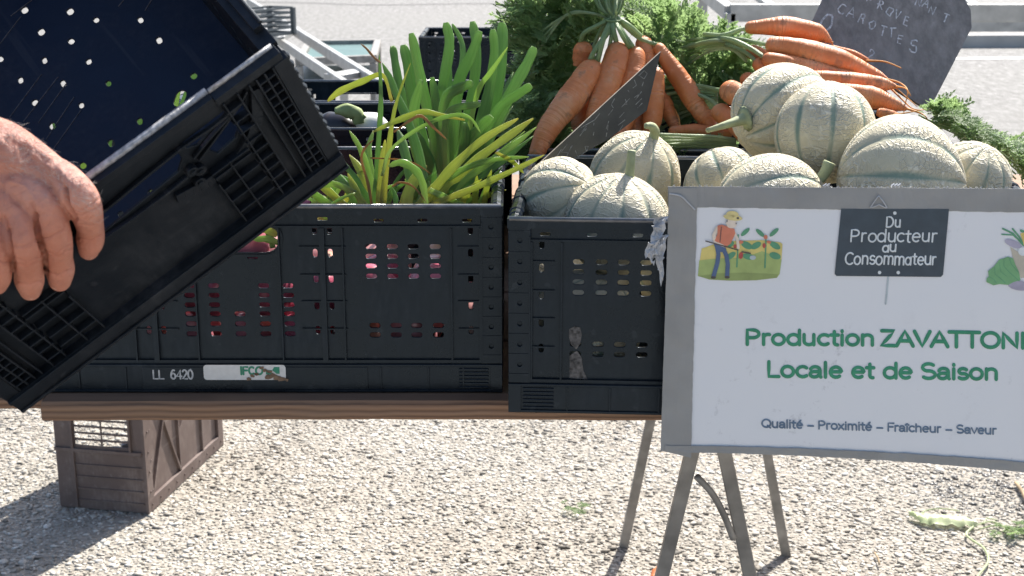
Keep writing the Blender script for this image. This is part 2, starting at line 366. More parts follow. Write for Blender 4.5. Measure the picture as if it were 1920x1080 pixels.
def sheet_mesh(outline, holes, th, axes, bev=.0006):
    """plate with real holes; axes maps (x, y, z) of the plate to local space"""
    cu = bpy.data.curves.new('plate', 'CURVE'); cu.dimensions = '2D'; cu.fill_mode = 'BOTH'; cu.extrude = max(th/2-bev, 1e-5); cu.bevel_depth = bev; cu.bevel_resolution = 1; cu.offset = -bev
    for poly in [outline]+holes:
        sp = cu.splines.new('POLY'); sp.points.add(len(poly)-1); sp.use_cyclic_u = True
        for k, (x, y) in enumerate(poly): sp.points[k].co = (x, y, 0, 1)
    ob = bpy.data.objects.new('plate', cu); me = bpy.data.meshes.new_from_object(ob); bpy.data.objects.remove(ob)
    me.transform(axes); 
    bm = bmesh.new(); bm.from_mesh(me); bmesh.ops.remove_doubles(bm, verts=bm.verts, dist=1e-6); bmesh.ops.recalc_face_normals(bm, faces=bm.faces); bm.to_mesh(me); bm.free()
    return me
XZ = Matrix(((1, 0, 0, 0), (0, 0, -1, 0), (0, 1, 0, 0), (0, 0, 0, 1)))   # plate in x-z, facing -y
def moved(M4, v): return Matrix.Translation(v) @ M4
def join_into(bm_me_list, name='j'):
    bm = bmesh.new()
    for me in bm_me_list: bm.from_mesh(me)
    out = bpy.data.meshes.new(name); bm.to_mesh(out); bm.free(); return out

# ------------------------------------------------------------------ stroke lettering
def A(cx, cy, rx, ry, a0, a1, n=None):
    n = n or max(3, int(abs(a1-a0)/22)); return [(cx+rx*math.cos(R_(a0+(a1-a0)*k/n)), cy+ry*math.sin(R_(a0+(a1-a0)*k/n))) for k in range(n+1)]
G = {
 'P': (.66, [[(.08, 0), (.08, 1), (.32, 1)]+A(.32, .73, .24, .27, 90, -90)+[(.08, .46)]]),
 'Z': (.66, [[(.06, 1), (.58, 1), (.04, 0), (.60, 0)]]),
 'A': (.74, [[(.02, 0), (.36, 1), (.70, 0)], [(.15, .34), (.57, .34)]]),
 'V': (.70, [[(.02, 1), (.34, 0), (.66, 1)]]),
 'T': (.66, [[(.02, 1), (.62, 1)], [(.32, 1), (.32, 0)]]),
 'O': (.86, [A(.42, .5, .36, .5, 0, 360, 20)]),
 'N': (.78, [[(.09, 0), (.09, 1), (.66, 0), (.66, 1)]]),
 'I': (.26, [[(.12, 0), (.12, 1)]]),
 'L': (.56, [[(.09, 1), (.09, 0), (.50, 0)]]),
 'S': (.66, [A(.32, .75, .25, .25, 40, 250)+A(.32, .26, .27, .26, 80, -140)]),
 'Q': (.86, [A(.42, .5, .36, .5, 0, 360, 20), [(.52, .22), (.76, -.06)]]),
 'F': (.58, [[(.09, 0), (.09, 1), (.54, 1)], [(.09, .53), (.48, .53)]]),
 'D': (.74, [[(.09, 0), (.09, 1), (.30, 1)]+A(.30, .5, .36, .5, 90, -90)+[(.09, 0)]]),
 'C': (.74, [A(.42, .5, .35, .5, 50, 310)]),
 'R': (.70, [[(.09, 0), (.09, 1), (.32, 1)]+A(.32, .75, .24, .25, 90, -90)+[(.09, .5)], [(.34, .5), (.62, 0)]]),
 'E': (.60, [[(.54, 1), (.09, 1), (.09, 0), (.55, 0)], [(.09, .52), (.48, .52)]]),
 'K': (.66, [[(.09, 0), (.09, 1)], [(.56, 1), (.10, .45), (.60, 0)]]),
 'M': (.86, [[(.08, 0), (.10, 1), (.42, .2), (.74, 1), (.76, 0)]]),
 'r': (.40, [[(.09, 0), (.09, .70)], A(.27, .46, .18, .24, 180, 70)]),
 'o': (.62, [A(.30, .35, .24, .35, 0, 360, 16)]),
 'd': (.64, [A(.30, .35, .24, .35, 0, 360, 16), [(.54, 0), (.54, 1)]]),
 'u': (.62, [[(.09, .70), (.09, .28)]+A(.29, .25, .20, .25, 180, 360)+[(.49, .70)], [(.49, .3), (.49, 0)]]),
 'c': (.54, [A(.30, .35, .24, .35, 50, 310)]),
 't': (.38, [[(.17, .92), (.17, .14)]+A(.28, .14, .11, .14, 180, 280), [(.03, .68), (.33, .68)]]),
 'i': (.24, [[(.11, 0), (.11, .68)], [(.11, .93), (.11, .97)]]),
 'î': (.24, [[(.11, 0), (.11, .68)], [(-.03, .84), (.11, .99), (.25, .84)]]),
 'n': (.60, [[(.09, 0), (.09, .70)], A(.29, .46, .20, .24, 180, 0)+[(.49, 0)]]),
 'l': (.24, [[(.11, 0), (.11, 1)]]),
 'a': (.58, [A(.27, .46, .20, .24, 160, 0)+[(.47, .08), (.50, 0)], [(.47, .38), (.30, .37)]+A(.235, .185, .175, .185, 95, 350)]),
 'ɑ': (.60, [A(.28, .33, .22, .33, 0, 360, 16), [(.50, .68), (.50, 0)]]),
 'e': (.60, [[(.07, .37), (.52, .37)]+A(.30, .35, .23, .35, 5, 310)]),
 'é': (.60, [[(.07, .37), (.52, .37)]+A(.30, .35, .23, .35, 5, 310), [(.27, .84), (.40, 1.02)]]),
 's': (.50, [A(.25, .52, .17, .18, 35, 250)+A(.25, .18, .19, .18, 80, -145)]),
 'x': (.54, [[(.05, .68), (.47, 0)], [(.46, .68), (.04, 0)]]),
 'm': (.88, [[(.09, 0), (.09, .70)], A(.26, .48, .17, .22, 180, 0)+[(.43, 0)], A(.60, .48, .17, .22, 180, 0)+[(.77, 0)]]),
 'h': (.60, [[(.09, 0), (.09, 1)], A(.29, .46, .20, .24, 180, 0)+[(.49, 0)]]),
 'v': (.54, [[(.04, .70), (.27, 0), (.50, .70)]]),
 'q': (.60, [A(.28, .35, .22, .35, 0, 360, 16), [(.50, .7), (.50, -.3)]]),
 '-': (.62, [[(.08, .34), (.54, .34)]]), ' ': (.32, []), '.': (.24, [[(.1, 0), (.1, .03)]]), '/': (.4, [[(.02, -.05), (.36, 1.05)]]),
 '0': (.66, [A(.31, .5, .25, .5, 0, 360, 18)]), '2': (.62, [A(.30, .73, .22, .27, 160, -30)+[(.06, 0), (.54, 0)]]),
 '4': (.66, [[(.46, 0), (.46, 1), (.05, .28), (.60, .28)]]),
 '6': (.64, [A(.31, .31, .24, .31, 0, 360, 16), [(.07, .33), (.12, .7), (.30, 1), (.46, .95)]]),
 '€': (.70, [A(.42, .5, .30, .5, 55, 305), [(.03, .6), (.46, .6)], [(.03, .42), (.42, .42)]]),
}
def lay(text, x0, y0, x1, h, slope=0., jit=0., shear=0., rnd=None, fit=True):
    adv = sum(G[c][0] for c in text); sx = (x1-x0)/adv if fit else h
    out = []; cx = 0
    for ch in text:
        ad_, st = G[ch]; jx, jy, js = ((rnd.uniform(-jit, jit), rnd.uniform(-jit, jit), 1+rnd.uniform(-jit, jit)) if rnd else (0, 0, 1))
        for s_ in st:
            out.append([(x0+(cx+x*js+jx+shear*y)*sx, y0+slope*(cx+x)*sx-(y*js+jy)*h) for x, y in s_])
        cx += ad_
    return out
def ribbon(mb, poly, hw, mapf, th=.0005):
    """rounded raised stroke: px polyline, half width hw px, mapf(px,py,w)->world"""
    P = [Vector((x, y, 0)) for x, y in poly]
    # cut to small steps
    Q = [P[0]]
    for a, b in zip(P, P[1:]):
        n = max(1, int((b-a).length/12)); Q += [a.lerp(b, (k+1)/n) for k in range(n)]
    def cap(c, d, sgn):
        ci = mb.addv(mapf(c.x, c.y, th))
        ring = []
        for k in range(7):
            an = math.pi*(k/6-.5); q = c+(d*math.cos(an)*sgn+Vector((-d.y, d.x, 0))*math.sin(an))*hw
            ring.append(mb.addv(mapf(q.x, q.y, .0001)))
        for k in range(6): mb.f.append((ci, ring[k], ring[k+1]))
    d0 = (Q[1]-Q[0]).normalized(); d1 = (Q[-1]-Q[-2]).normalized(); cap(Q[0], d0, -1); cap(Q[-1], d1, 1)
    rows = []
    for i, q in enumerate(Q):
        d = (Q[min(i+1, len(Q)-1)]-Q[max(i-1, 0)]).normalized(); n = Vector((-d.y, d.x, 0))*hw
        rows.append([mb.addv(mapf(*(q-n).xy, .0001)), mb.addv(mapf(*q.xy, th)), mb.addv(mapf(*(q+n).xy, .0001))])
    for a, b in zip(rows, rows[1:]):
        for k in (0, 1): mb.f.append((a[k], a[k+1], b[k+1], b[k]))
def flatpoly(mb, poly, mapf, wv):
    """flat printed shape as a triangulated fan around the centre of a star-ish outline"""
    cx = sum(p[0] for p in poly)/len(poly); cy = sum(p[1] for p in poly)/len(poly)
    c = mb.addv(mapf(cx, cy, wv)); r = [mb.addv(mapf(x, y, wv)) for x, y in poly]
    for k in range(len(r)): mb.f.append((c, r[k], r[(k+1) % len(r)]))

# ================================================================== THE SETTING
def plane_sheet(name, x0, x1, y0, y1, z, m, nx=1, ny=1):
    mb = MB()
    for j in range(ny+1):
        for i in range(nx+1): mb.addv((x0+(x1-x0)*i/nx, y0+(y1-y0)*j/ny, z))
    for j in range(ny):
        for i in range(nx): a = j*(nx+1)+i; mb.f.append((a, a+1, a+nx+2, a+nx+1))
    return mb.build(name, m)
tag(plane_sheet('ground', -60, 60, -8, 5.6, 0, M['gravel']), kind='structure')
tag(plane_sheet('road', -150, 150, 5.6, 300, .004, M['asphalt']), kind='structure')
tag(plane_sheet('land', -300, 300, -60, 400, -.02, M['asphalt']), kind='structure')
# tar seam far across the road and a painted line
mb = MB(); pts = [WZ(x, y, .008) for x, y in ((430, 3), (560, 5), (700, 9), (860, 7), (1000, 6), (1250, 3), (1400, 2))]; pts = catmull(pts, 5)
for a, b in zip(pts, pts[1:]):
    i = [mb.addv(p) for p in (a+Vector((0, -.06, 0)), b+Vector((0, -.06, 0)), b+Vector((0, .06, 0)), a+Vector((0, .06, 0)))]; mb.f.append(tuple(i))
tag(mb.build('tar_seam', M['seam']), kind='structure')
mb = MB(); a = WZ(1740, 111, .008); b = WZ(2300, 108, .008)
i = [mb.addv(p) for p in (a, b, b+Vector((0, .14, 0)), a+Vector((0, .14, 0)))]; mb.f.append(tuple(i))
tag(mb.build('road_marking', M['paint']), kind='structure')

def pebbles():
    # every stone a squashed irregular icosahedron half sunk in the slab
    bm = bmesh.new(); bmesh.ops.create_icosphere(bm, subdivisions=1, radius=1); bm.verts.ensure_lookup_table()
    V = np.array([v.co[:] for v in bm.verts]); Fc = np.array([[v.index for v in f.verts] for f in bm.faces]); bm.free()
    pos = []
    y = 2.55
    while y < 4.35:
        half = (.37*(y*CS+.36))+.22; step = .0100
        xs = np.arange(-half, half+.15, step); xs = xs+RNG.uniform(-.5, .5, len(xs))*step
        pos.append(np.stack([xs, y+RNG.uniform(-.5, .5, len(xs))*step], 1)); y += step*.92
    pos = np.concatenate(pos); keep = RNG.random(len(pos)) < .74; pos = pos[keep]; n = len(pos)
    sz = np.clip(RNG.lognormal(math.log(.0049), .40, n), .0022, .013)
    ang = RNG.uniform(0, 2*np.pi, n); asp = RNG.uniform(.55, 1, n); hz = RNG.uniform(.14, .34, n)
    jit = 1+RNG.uniform(-.28, .28, (n, len(V)))
    P = V[None]*jit[..., None]
    X = P[..., 0]*sz[:, None]; Y = P[..., 1]*(sz*asp)[:, None]; Z = P[..., 2]*(sz*hz)[:, None]
    c, s_ = np.cos(ang)[:, None], np.sin(ang)[:, None]
    tx, ty = RNG.uniform(-.3, .3, (2, n, 1))
    Z = Z+X*tx+Y*ty
    co = np.stack([X*c-Y*s_+pos[:, :1], X*s_+Y*c+pos[:, 1:], Z+.0004+(sz*hz)[:, None]*.15], -1).reshape(-1, 3).astype(np.float32)
    nf = len(Fc); faces = (Fc[None]+(np.arange(n)*len(V))[:, None, None]).reshape(-1).astype(np.int32)
    me = bpy.data.meshes.new('pebbles'); me.vertices.add(len(co)); me.vertices.foreach_set('co', co.ravel())
    me.loops.add(len(faces)); me.loops.foreach_set('vertex_index', faces)
    me.polygons.add(n*nf); me.polygons.foreach_set('loop_start', np.arange(0, len(faces), 3, dtype=np.int32)); me.polygons.foreach_set('loop_total', np.full(n*nf, 3, dtype=np.int32))
    lf = np.array([mnoise.noise(Vector((a*2.2, b*2.2, 0)))+.5*mnoise.noise(Vector((a*7, b*7, 4))) for a, b in pos]); t = np.clip(RNG.random(n)+lf*.28, 0, 1); w0 = WZ(1860, 925, 0); d2 = ((pos[:, 0]-w0.x)/.22)**2+((pos[:, 1]-w0.y)/.16)**2
    wet = (np.clip(1.25-d2+RNG.normal(0, .25, n), 0, 1))*.9
    for nm, ar in (('tint', t), ('wet', wet)):
        at = me.attributes.new(nm, 'FLOAT', 'POINT'); at.data.foreach_set('value', np.repeat(ar, len(V)).astype(np.float32))
    me.update(calc_edges=True); me.validate()
    o = link('gravel', me, None, M['pebble']); tag(o, kind='stuff')
pebbles()

# ------------------------------------------------------------------ the table: planks on a steel trestle
TZ = .869; TY0 = 1.487
table = empty('plank_table', (0, 0, 0)); tag(table, 'long market table of weathered brown wooden planks on a grey folding trestle', 'table')
def plank(x0, x1, y0, y1, z0, z1, seed, notch=0):
    rnd = random.Random(seed); mb = MB(); n = 44; rows = []
    for i in range(n+1):
        x = x0+(x1-x0)*i/n; w = .0016*math.sin(x*9+seed)+rnd.uniform(-.0007, .0007)
        cut = notch*max(0, 1-(x-x0)/.05) if notch else 0
        if notch and x-x0 < .02: cut = notch
        ch = .004; f0 = y0+w+cut; f1 = y1
        prof = [(f0+ch, z0), (f0, z0+ch), (f0+rnd.uniform(-.0004, .0004), (z0+z1)/2), (f0, z1-ch), (f0+ch, z1), (f1-ch, z1), (f1, z1-ch), (f1, z0+ch), (f1-ch, z0)]
        rows.append([mb.addv((x, a, b+(rnd.uniform(-.0004, .0004) if b in (z0,) else 0))) for a, b in prof])
    m_ = len(rows[0])
    for a, b in zip(rows, rows[1:]):
        for k in range(m_): mb.f.append((a[k], a[(k+1) % m_], b[(k+1) % m_], b[k]))
    mb.f.append(tuple(rows[0])); mb.f.append(tuple(rows[-1][::-1]))
    return mb
yy = TY0
for k in range(6):
    x0 = -.535 if k == 0 else -.70-.02*(k % 2)
    p = plank(x0, 1.15, yy, yy+.236, .8445, TZ-.0015, k+3)
    p.build('plank', M['wood'], table, smooth=False); yy += .241
# short plank end that runs on to the left of the front plank
plank(-.78, -.539, TY0+.018, TY0+.236, .852, TZ-.0015, 11).build('plank', M['wood'], table)
# trestle
mb = MB(); mb.bar((.226, 1.53, .83), (.425, 2.97, .83), .045, .029); mb.build('trestle_beam', M['steel'], table, bev=.002)
def leg(a, b, w): mb = MB(); mb.bar(a, b, w, w*.62, up=(0, 1, 0)); mb.build('leg', M['steel'], table, bev=.0015)
fa = W(1328, 770, 1.55)
for px, side in ((1245, -1), (1401, 1)):
    top = W(1328+side*13, 800, 1.56); mid = W(px, 1080, 1.60)
    d = (mid-top).normalized(); foot = top+d*((top.z-.0)/-d.z); leg(Vector((top.x, top.y, .83)), foot, .017)
for px, py in ((1169, 1026), (1474, 1042)):
    foot = WZ(px, py, 0); leg(foot, Vector((.42+(-.02 if px < 1300 else .02), foot.y-.0, .82)), .021)
mb = MB(); mb.tube(catmull([W(1306, 893, 1.567), W(1335, 925, 1.57), W(1357, 965, 1.575), W(1375, 1010, 1.58)], 6), .0042, 8); mb.build('brace', M['steel'], table, smooth=True)

# ================================================================== CRATES
M['rim_glint'] = simple('rim_glint_plastic', (.10, .105, .115), .2, 60, .4, .15, 120, spec=1.0)  # lighter than the crate walls: sun highlight on the rims put into the colour
M['held_rim_glint'] = simple('held_rim_glint_plastic', (.30, .30, .31), .3, 200, .5, .3, 200, spec=.8)  # pale grey, the sunlit line along the held rim painted as colour
def u_(px): return .3+(px-450)/1650
def v_(py): return .218*(738-py)/348
def ridge_block(mb, x0, x1, z0, z1, y):
    n = 6
    for k in range(n):
        a = z0+(z1-z0)*k/n; mb.box(x0, x1, y-.0018, y, a+.0008, a+(z1-z0)/n-.0014)
def long_wall_mesh():
    holes = []
    def slot(u, v, w, h):
        holes.append(rr(u, v, w, h)); 
        if abs(u-.3) > .012: holes.append(rr(.6-u, v, w, h))
    for cx in (700, 740, 779, 820):
        for ry in (465, 483, 501, 520): slot(u_(cx), v_(ry), .0125, .0058)
        for ry in (613, 631): slot(u_(cx+4), v_(ry), .0125, .0058)
    for cx, rows in ((543, (538, 556, 574, 591, 610, 629)), (497, (538, 556, 574, 591, 610, 629)), (450, (591, 610, 629))):
        for ry in rows: slot(u_(cx), v_(ry), .0125, .0058)
    for cx in (596, 624, 886):
        for ry in (435, 477, 525, 575, 622): slot(u_(cx), v_(ry), .0055, .0098)
    for cx in (716, 797, 880): slot(u_(cx), v_(417), .0115, .0038)
    slot(u_(479), v_(484), .0125, .005); slot(u_(612), v_(414), .012, .004)
    holes.append(rr(.3, v_(450), .096, .032, .015, 5))
    L = .6-.048
    out = [(.024, .034), (.024+L, .034), (.024+L, .2165), (.024, .2165)]
    plate = sheet_mesh(out, holes, .003, moved(XZ, (0, .0065, 0)), .0004)
    mb = MB()
    mb.box(.024, .576, -.0015, .0085, .2085, .218)                      # top lip
    mb.box(.024, .576, .0015, .005, .1935, .1958)                       # rail under it
    for xx, wd in ((u_(610), .006), (u_(648), .0018), (u_(850), .0018), (u_(905), .004), (u_(520)+.006, .0016), (u_(380)-.03, .0)):
        if wd:
            for s in (1, -1):
                c = .3+(xx-.3)*s; mb.box(c-wd/2, c+wd/2, .0, .005, .036, .1934)
    for zz in (v_(465), v_(517), v_(567), v_(619)):                      # small gussets beside the ribs
        for xx in (u_(610), u_(905)):
            for s in (1, -1):
                c = .3+(xx-.3)*s
                for dx in (-1, 1):
                    if xx > .5 and dx*s > 0: continue
                    mb.box(min(c, c+dx*.026), max(c, c+dx*.026), .0025, .005, zz-.0008, zz+.0008)
    # frame round the hand hole
    hp = rr(.3, v_(450), .103, .039, .018, 5); hp = hp+[hp[0]]
    for a, b in zip(hp, hp[1:]): mb.bar((a[0], .004, a[1]), (b[0], .004, b[1]), .003, .0015, up=(0, 1, 0))
    mb.box(.024, .576, .001, .0085, .0335, .038)
    return join_into([plate, mb.mesh()], 'long_wall')
def bead_mesh():
    mb = MB(); mb.tube([(.001, .0, .2185), (.3, -.0005, .2185), (.599, .0, .2185)], .0028, 10); return mb.mesh('bead')
def base_mesh():
    mb = MB()
    mb.box(.003, .597, .003, .397, .006, .012)
    for (x0, x1, y0, y1) in ((0, .6, 0, .005), (0, .6, .395, .4), (0, .005, .005, .395), (.595, .6, .005, .395)):
        mb.box(x0, x1, y0, y1, .0, .0335)
    # outside detail front: top and bottom bead, dividers, ridged blocks, plain label panel
    for y, s in ((0, -1), (.4, 1)):
        f = lambda a, b: (min(y+s*a, y+s*b), max(y+s*a, y+s*b))
        for x0, x1, z0, z1 in ((.004, .596, .0305, .0335), (.004, .596, .0, .003)): mb.box(x0, x1, *f(0, .002), z0, z1)
        for xx in (.065, .112, .166, .46, .515, .555): mb.box(xx-.001, xx+.001, *f(0, .002), .003, .0305)
        mb.box(.185, .445, *f(0, .0016), .0031, .0304)
        if s < 0:
            ridge_block(mb, .016, .050, .004, .030, 0); ridge_block(mb, .55, .584, .004, .030, 0)
        mb.box(0, .014, *f(0, .0025), 0, .0335); mb.box(.586, .6, *f(0, .0025), 0, .0335)
    return mb.mesh('base')
def short_wall_mesh():
    holes = []
    for j, yy_ in enumerate(np.linspace(.06, .34, 9)):
        for zz in (.06, .075, .09, .12, .135):
            if abs(yy_-.2) > .07 or zz < .1: holes.append(rr(yy_, zz, .0125, .0058))
    holes.append(rr(.2, .165, .10, .03, .014, 5))
    T = Matrix(((0, 0, 1, 0), (1, 0, 0, 0), (0, 1, 0, 0), (0, 0, 0, 1)))
    plate = sheet_mesh([(.024, .034), (.376, .034), (.376, .212), (.024, .212)], holes, .003, moved(T, (.006, 0, 0)), .0004)
    mb = MB(); rnd = random.Random(2); y = .012
    while y < .385:                                                     # rim of overlapping hinge knuckles
        d = rnd.choice((.018, .03, .045)); r = rnd.choice((.0062, .0075, .0085)); y1 = min(y+d, .388)
        mb.tube([(.006, y, .2135), (.006, y+.002, .2135), (.006, y1-.003, .2135), (.006, y1-.0008, .2135)], [r*.8, r, r, r*.8], 10); y = y1
    mb.box(.0015, .0045, .024, .376, .19, .1925)
    for yy_ in (.06, .13, .27, .34): mb.box(.0, .0045, yy_-.002, yy_+.002, .036, .19)
    return join_into([plate, mb.mesh()], 'short_wall')
def post_mesh():
    mb = MB()
    hl = [rr(.0125, z, .0052, .0052, None, 3) for z in np.linspace(.055, .195, 7)]
    pl = sheet_mesh([(0, .034), (.024, .034), (.024, .2165), (0, .2165)], hl, .0022, moved(XZ, (0, .0005, 0)), .0005)
    mb.box(.001, .0235, .0022, .012, .034, .215); mb.box(.0005, .0035, .0125, .024, .034, .214)
    for z in np.linspace(.044, .205, 8): mb.box(.0, .024, -.0015, -.0007, z-.0008, z+.0008)
    mb.box(-.001, .0245, -.002, .014, .2085, .219)
    mb.box(.0225, .024, -.0022, -.0008, .035, .2)
    return join_into([pl, mb.mesh()], 'post')
LW, BM_, SW, PM = long_wall_mesh(), base_mesh(), short_wall_mesh(), post_mesh(); BD = bead_mesh(); BD.materials.append(M['rim_glint']); BD.polygons.foreach_set('use_smooth', [True]*len(BD.polygons))
for me in (LW, BM_, SW, PM): me.materials.append(M['crate'])
def make_crate(loc, rz, label, group):
    t = empty('crate', loc, rz); tag(t, label, 'crate', group)
    link('base', BM_, t, bev=.0005)
    a = link('long_wall', LW, t); link('highlight_bead', BD, a); b = link('long_wall', LW, t); b.matrix_local = Matrix.Translation((.6, .4, 0)) @ Matrix.Rotation(math.pi, 4, 'Z'); link('highlight_bead', BD, b)
    link('short_wall', SW, t, smooth=False); b = link('short_wall', SW, t); b.matrix_local = Matrix.Translation((.6, .4, 0)) @ Matrix.Rotation(math.pi, 4, 'Z')
    for x, y, sx, sy in ((0, 0, 1, 1), (.6, 0, -1, 1), (0, .4, 1, -1), (.6, .4, -1, -1)):
        p = link('corner_post', PM, t); p.location = (x, y, 0); p.scale = (sx, sy, 1)
    return t
GC = 'black folding produce crates on the table'
c1 = make_crate((-.611, 1.5185, TZ), 0, 'black plastic crate of green onions with a white sticker on its base', GC)
c2 = make_crate((-.004, 1.452, TZ), R_(-3.5), 'black plastic crate heaped with melons, partly behind the white sign', GC)
def again(loc, rz, label, sy=1, sz=1):
    c = copy_tree(c1); c.location = loc; c.rotation_euler = (0, 0, rz); c.scale = (1, sy, sz); c['label'] = label; return c
again((-.615, 2.10, TZ), 0, 'black crate holding an aubergine, directly behind the green onion crate', .74)
again((-.60, 2.42, TZ), 0, 'empty black crate at the back edge of the table behind the aubergine', .79)
again((.03, 1.905, TZ), R_(-1), 'black crate behind the melons, buried under bunches of carrots', .98)
again((.02, 2.33, TZ), R_(1), 'rearmost black crate, hidden under the heap of carrot leaves', .9)
# prints and sticker on the onion crate
fy = 1.5185
def crate_front(off):
    def f(px, py, wv): return Vector((-.611+u_(px), fy-off-wv, TZ+v_(py)))
    return f
st = MB(); o_ = rr(455.5, 699.5, 156, 29, 6, 4); mp = crate_front(.0022)
flatpoly(st, o_, mp, 0)
sticker = st.build('label_sticker', M['sticker'], c1); sticker.matrix_parent_inverse = Matrix.Translation(-c1.location)
def on_crate(mb, name, m, label=None):
    o = mb.build(name, m, c1); o.matrix_parent_inverse = Matrix.Translation(-c1.location)
    if label: o['label'] = label
    return o
mb = MB()
for pl in lay('LL', 280, 712, 302, 16): ribbon(mb, pl, 1.6, crate_front(.0018), .0002)
for pl in lay('6420', 314, 712, 358, 17): ribbon(mb, pl, 1.7, crate_front(.0018), .0002)
flatpoly(mb, rr(353, 694, 3, 3, None, 3), crate_front(.0018), .0001)
on_crate(mb, 'printed_number', M['white_print'])
mb = MB()
for k, pl in enumerate(lay('IF', 447, 703, 462, 14)): ribbon(mb, pl, 1.9, crate_front(.0025), .0002)
for pl in lay('C', 463, 703, 474, 14): ribbon(mb, pl, 1.9, crate_front(.0025), .0002)
for pl in lay('O', 476, 703, 491, 14): ribbon(mb, pl, 1.9, crate_front(.0025), .0002)
mb2 = [(497, 689), (521, 689), (521, 703), (513, 703), (518, 697), (509, 697), (509, 692), (497, 692)]
flatpoly(mb, [(512, 689), (522, 689), (522, 702), (516, 702), (508, 695)], crate_front(.0025), .0001); flatpoly(mb, [(496, 695), (507, 695), (507, 703), (496, 703)], crate_front(.0025), .0001)
on_crate(mb, 'sticker_lettering', M['green_print'])
mb = MB(); rnd = random.Random(4)
for cx, cy, r in ((489, 690, 5), (494, 695, 5), (478, 702, 5), (470, 706, 5), (503, 698, 5), (508, 705, 8), (516, 710, 9), (526, 712, 8), (500, 708, 7), (463, 712, 5), (535, 714, 4)):
    poly = [(cx+r*rnd.uniform(.6, 1.3)*math.cos(a), cy+.62*r*rnd.uniform(.6, 1.3)*math.sin(a)) for a in np.linspace(0, 2*math.pi, 9)[:-1]]
    flatpoly(mb, poly, crate_front(.0028+.0001*rnd.random()), .0002)
on_crate(mb, 'mud_scab', M['mud'])
# pale scrape and crumbs on the melon crate
def melon_front(px, py, wv):
    a = R_(-3.5); x = (px-950)/1690; z = .218*(768-py)/356
    return Vector((-.004+x*math.cos(a), 1.452+x*math.sin(a)+.0045-wv, TZ+z))
mb = MB()
for poly in ([(1063, 612), (1072, 607), (1083, 609), (1086, 622), (1083, 640), (1076, 650), (1066, 640), (1062, 625)], [(1064, 662), (1077, 652), (1086, 664), (1090, 690), (1098, 706), (1064, 704)]):
    flatpoly(mb, poly, melon_front, .0004)
o = mb.build('mud_smear', simple('pale_smear', (.085, .08, .078), .8, 260, .75, .3), None); o.parent = c2; bpy.context.view_layer.update(); o.matrix_parent_inverse = c2.matrix_world.inverted()

# ------------------------------------------------------------------ the crate in the hand (tilted towards us)
Rh = Matrix(((0.7810773, -0.14745174, 0.60677528), (0.61057192, 0.38396067, -0.69265874), (-0.13084411, 0.91149996, 0.38993286)))
Th = Vector((-0.48211371, -0.11661899, -1.35593817)); HS = .85
loc3 = Matrix(((Rh[0][0], -Rh[0][2], Rh[0][1]), (Rh[1][0], -Rh[1][2], Rh[1][1]), (Rh[2][0], -Rh[2][2], Rh[2][1])))
HM = CAMM @ Matrix.Translation(Th*HS) @ (loc3*HS).to_4x4()
HMI = HM.inverted(); CAMP = Vector((0, 0, CAMH))
def hplane(px, py, axis, val):
    """crate-local point where the sight line meets local plane axis=val"""
    o = HMI @ CAMP; d = (HMI @ Cc(px, py, 1)) - o; t = (val-o[axis])/d[axis]; return o+d*t
held = empty('held_crate'); held.matrix_world = HM; tag(held, 'empty dark blue-black crate tipped up and gripped by the hand at the left', 'crate')
# floor with drain holes where the photograph has them
hs = []
for px, py in ((180, 37), (263, 37), (83, 113), (166, 115), (298, 75), (0, 110), (133, 77), (118, 156), (203, 156), (363, 142), (65, 192), (152, 197), (98, 236), (262, 227), (208, 268), (155, 310), (283, 361), (227, 402), (38, 150)):
    p = hplane(px, py, 2, .006); 
    if .02 < p.x < .38 and .02 < p.y < .58: hs.append(rr(p.x, p.y, .0062*random.uniform(.85, 1.1), .0092*random.uniform(.85, 1.1), .0026, 2, random.uniform(-.2, .2)))
p = hplane(337, 184, 2, .006); hs.append(rr(p.x, p.y, .012, .020, None, 4, R_(-50)))
for a in range(9):
    for b in range(14):
        x, y = .045+a*.0385, .05+b*.039
        if all((sum(q[0] for q in h)/len(h)-x)**2+(sum(q[1] for q in h)/len(h)-y)**2 > .03**2 for h in hs) and y > .34: hs.append(rr(x, y, .0072, .0098, .0028, 2))
XY = Matrix.Identity(4)
fl = sheet_mesh([(.003, .003), (.397, .003), (.397, .597), (.003, .597)], hs, .003, moved(XY, (0, 0, .0045)), .0004)
link('floor', fl, held, M['crate_navy'])
mb = MB()      # faint raised ribs on the floor
for a, b in (((78, 139), (18, 220)), ((109, 144), (44, 228)), ((124, 157), (72, 230)), ((139, 182), (86, 262)), ((153, 205), (100, 280)), ((40, 30), (0, 82)), ((232, 0), (222, 12)), ((284, 0), (272, 20)), ((60, 0), (20, 30))):
    p, q = hplane(*a, 2, .0063), hplane(*b, 2, .0063); mb.tube([p, q], .0006, 5)
mb.build('floor_rib', simple('scratched_plastic', (.09, .09, .10), .4, 200, .6, .2), held)['kind'] = 'stuff'
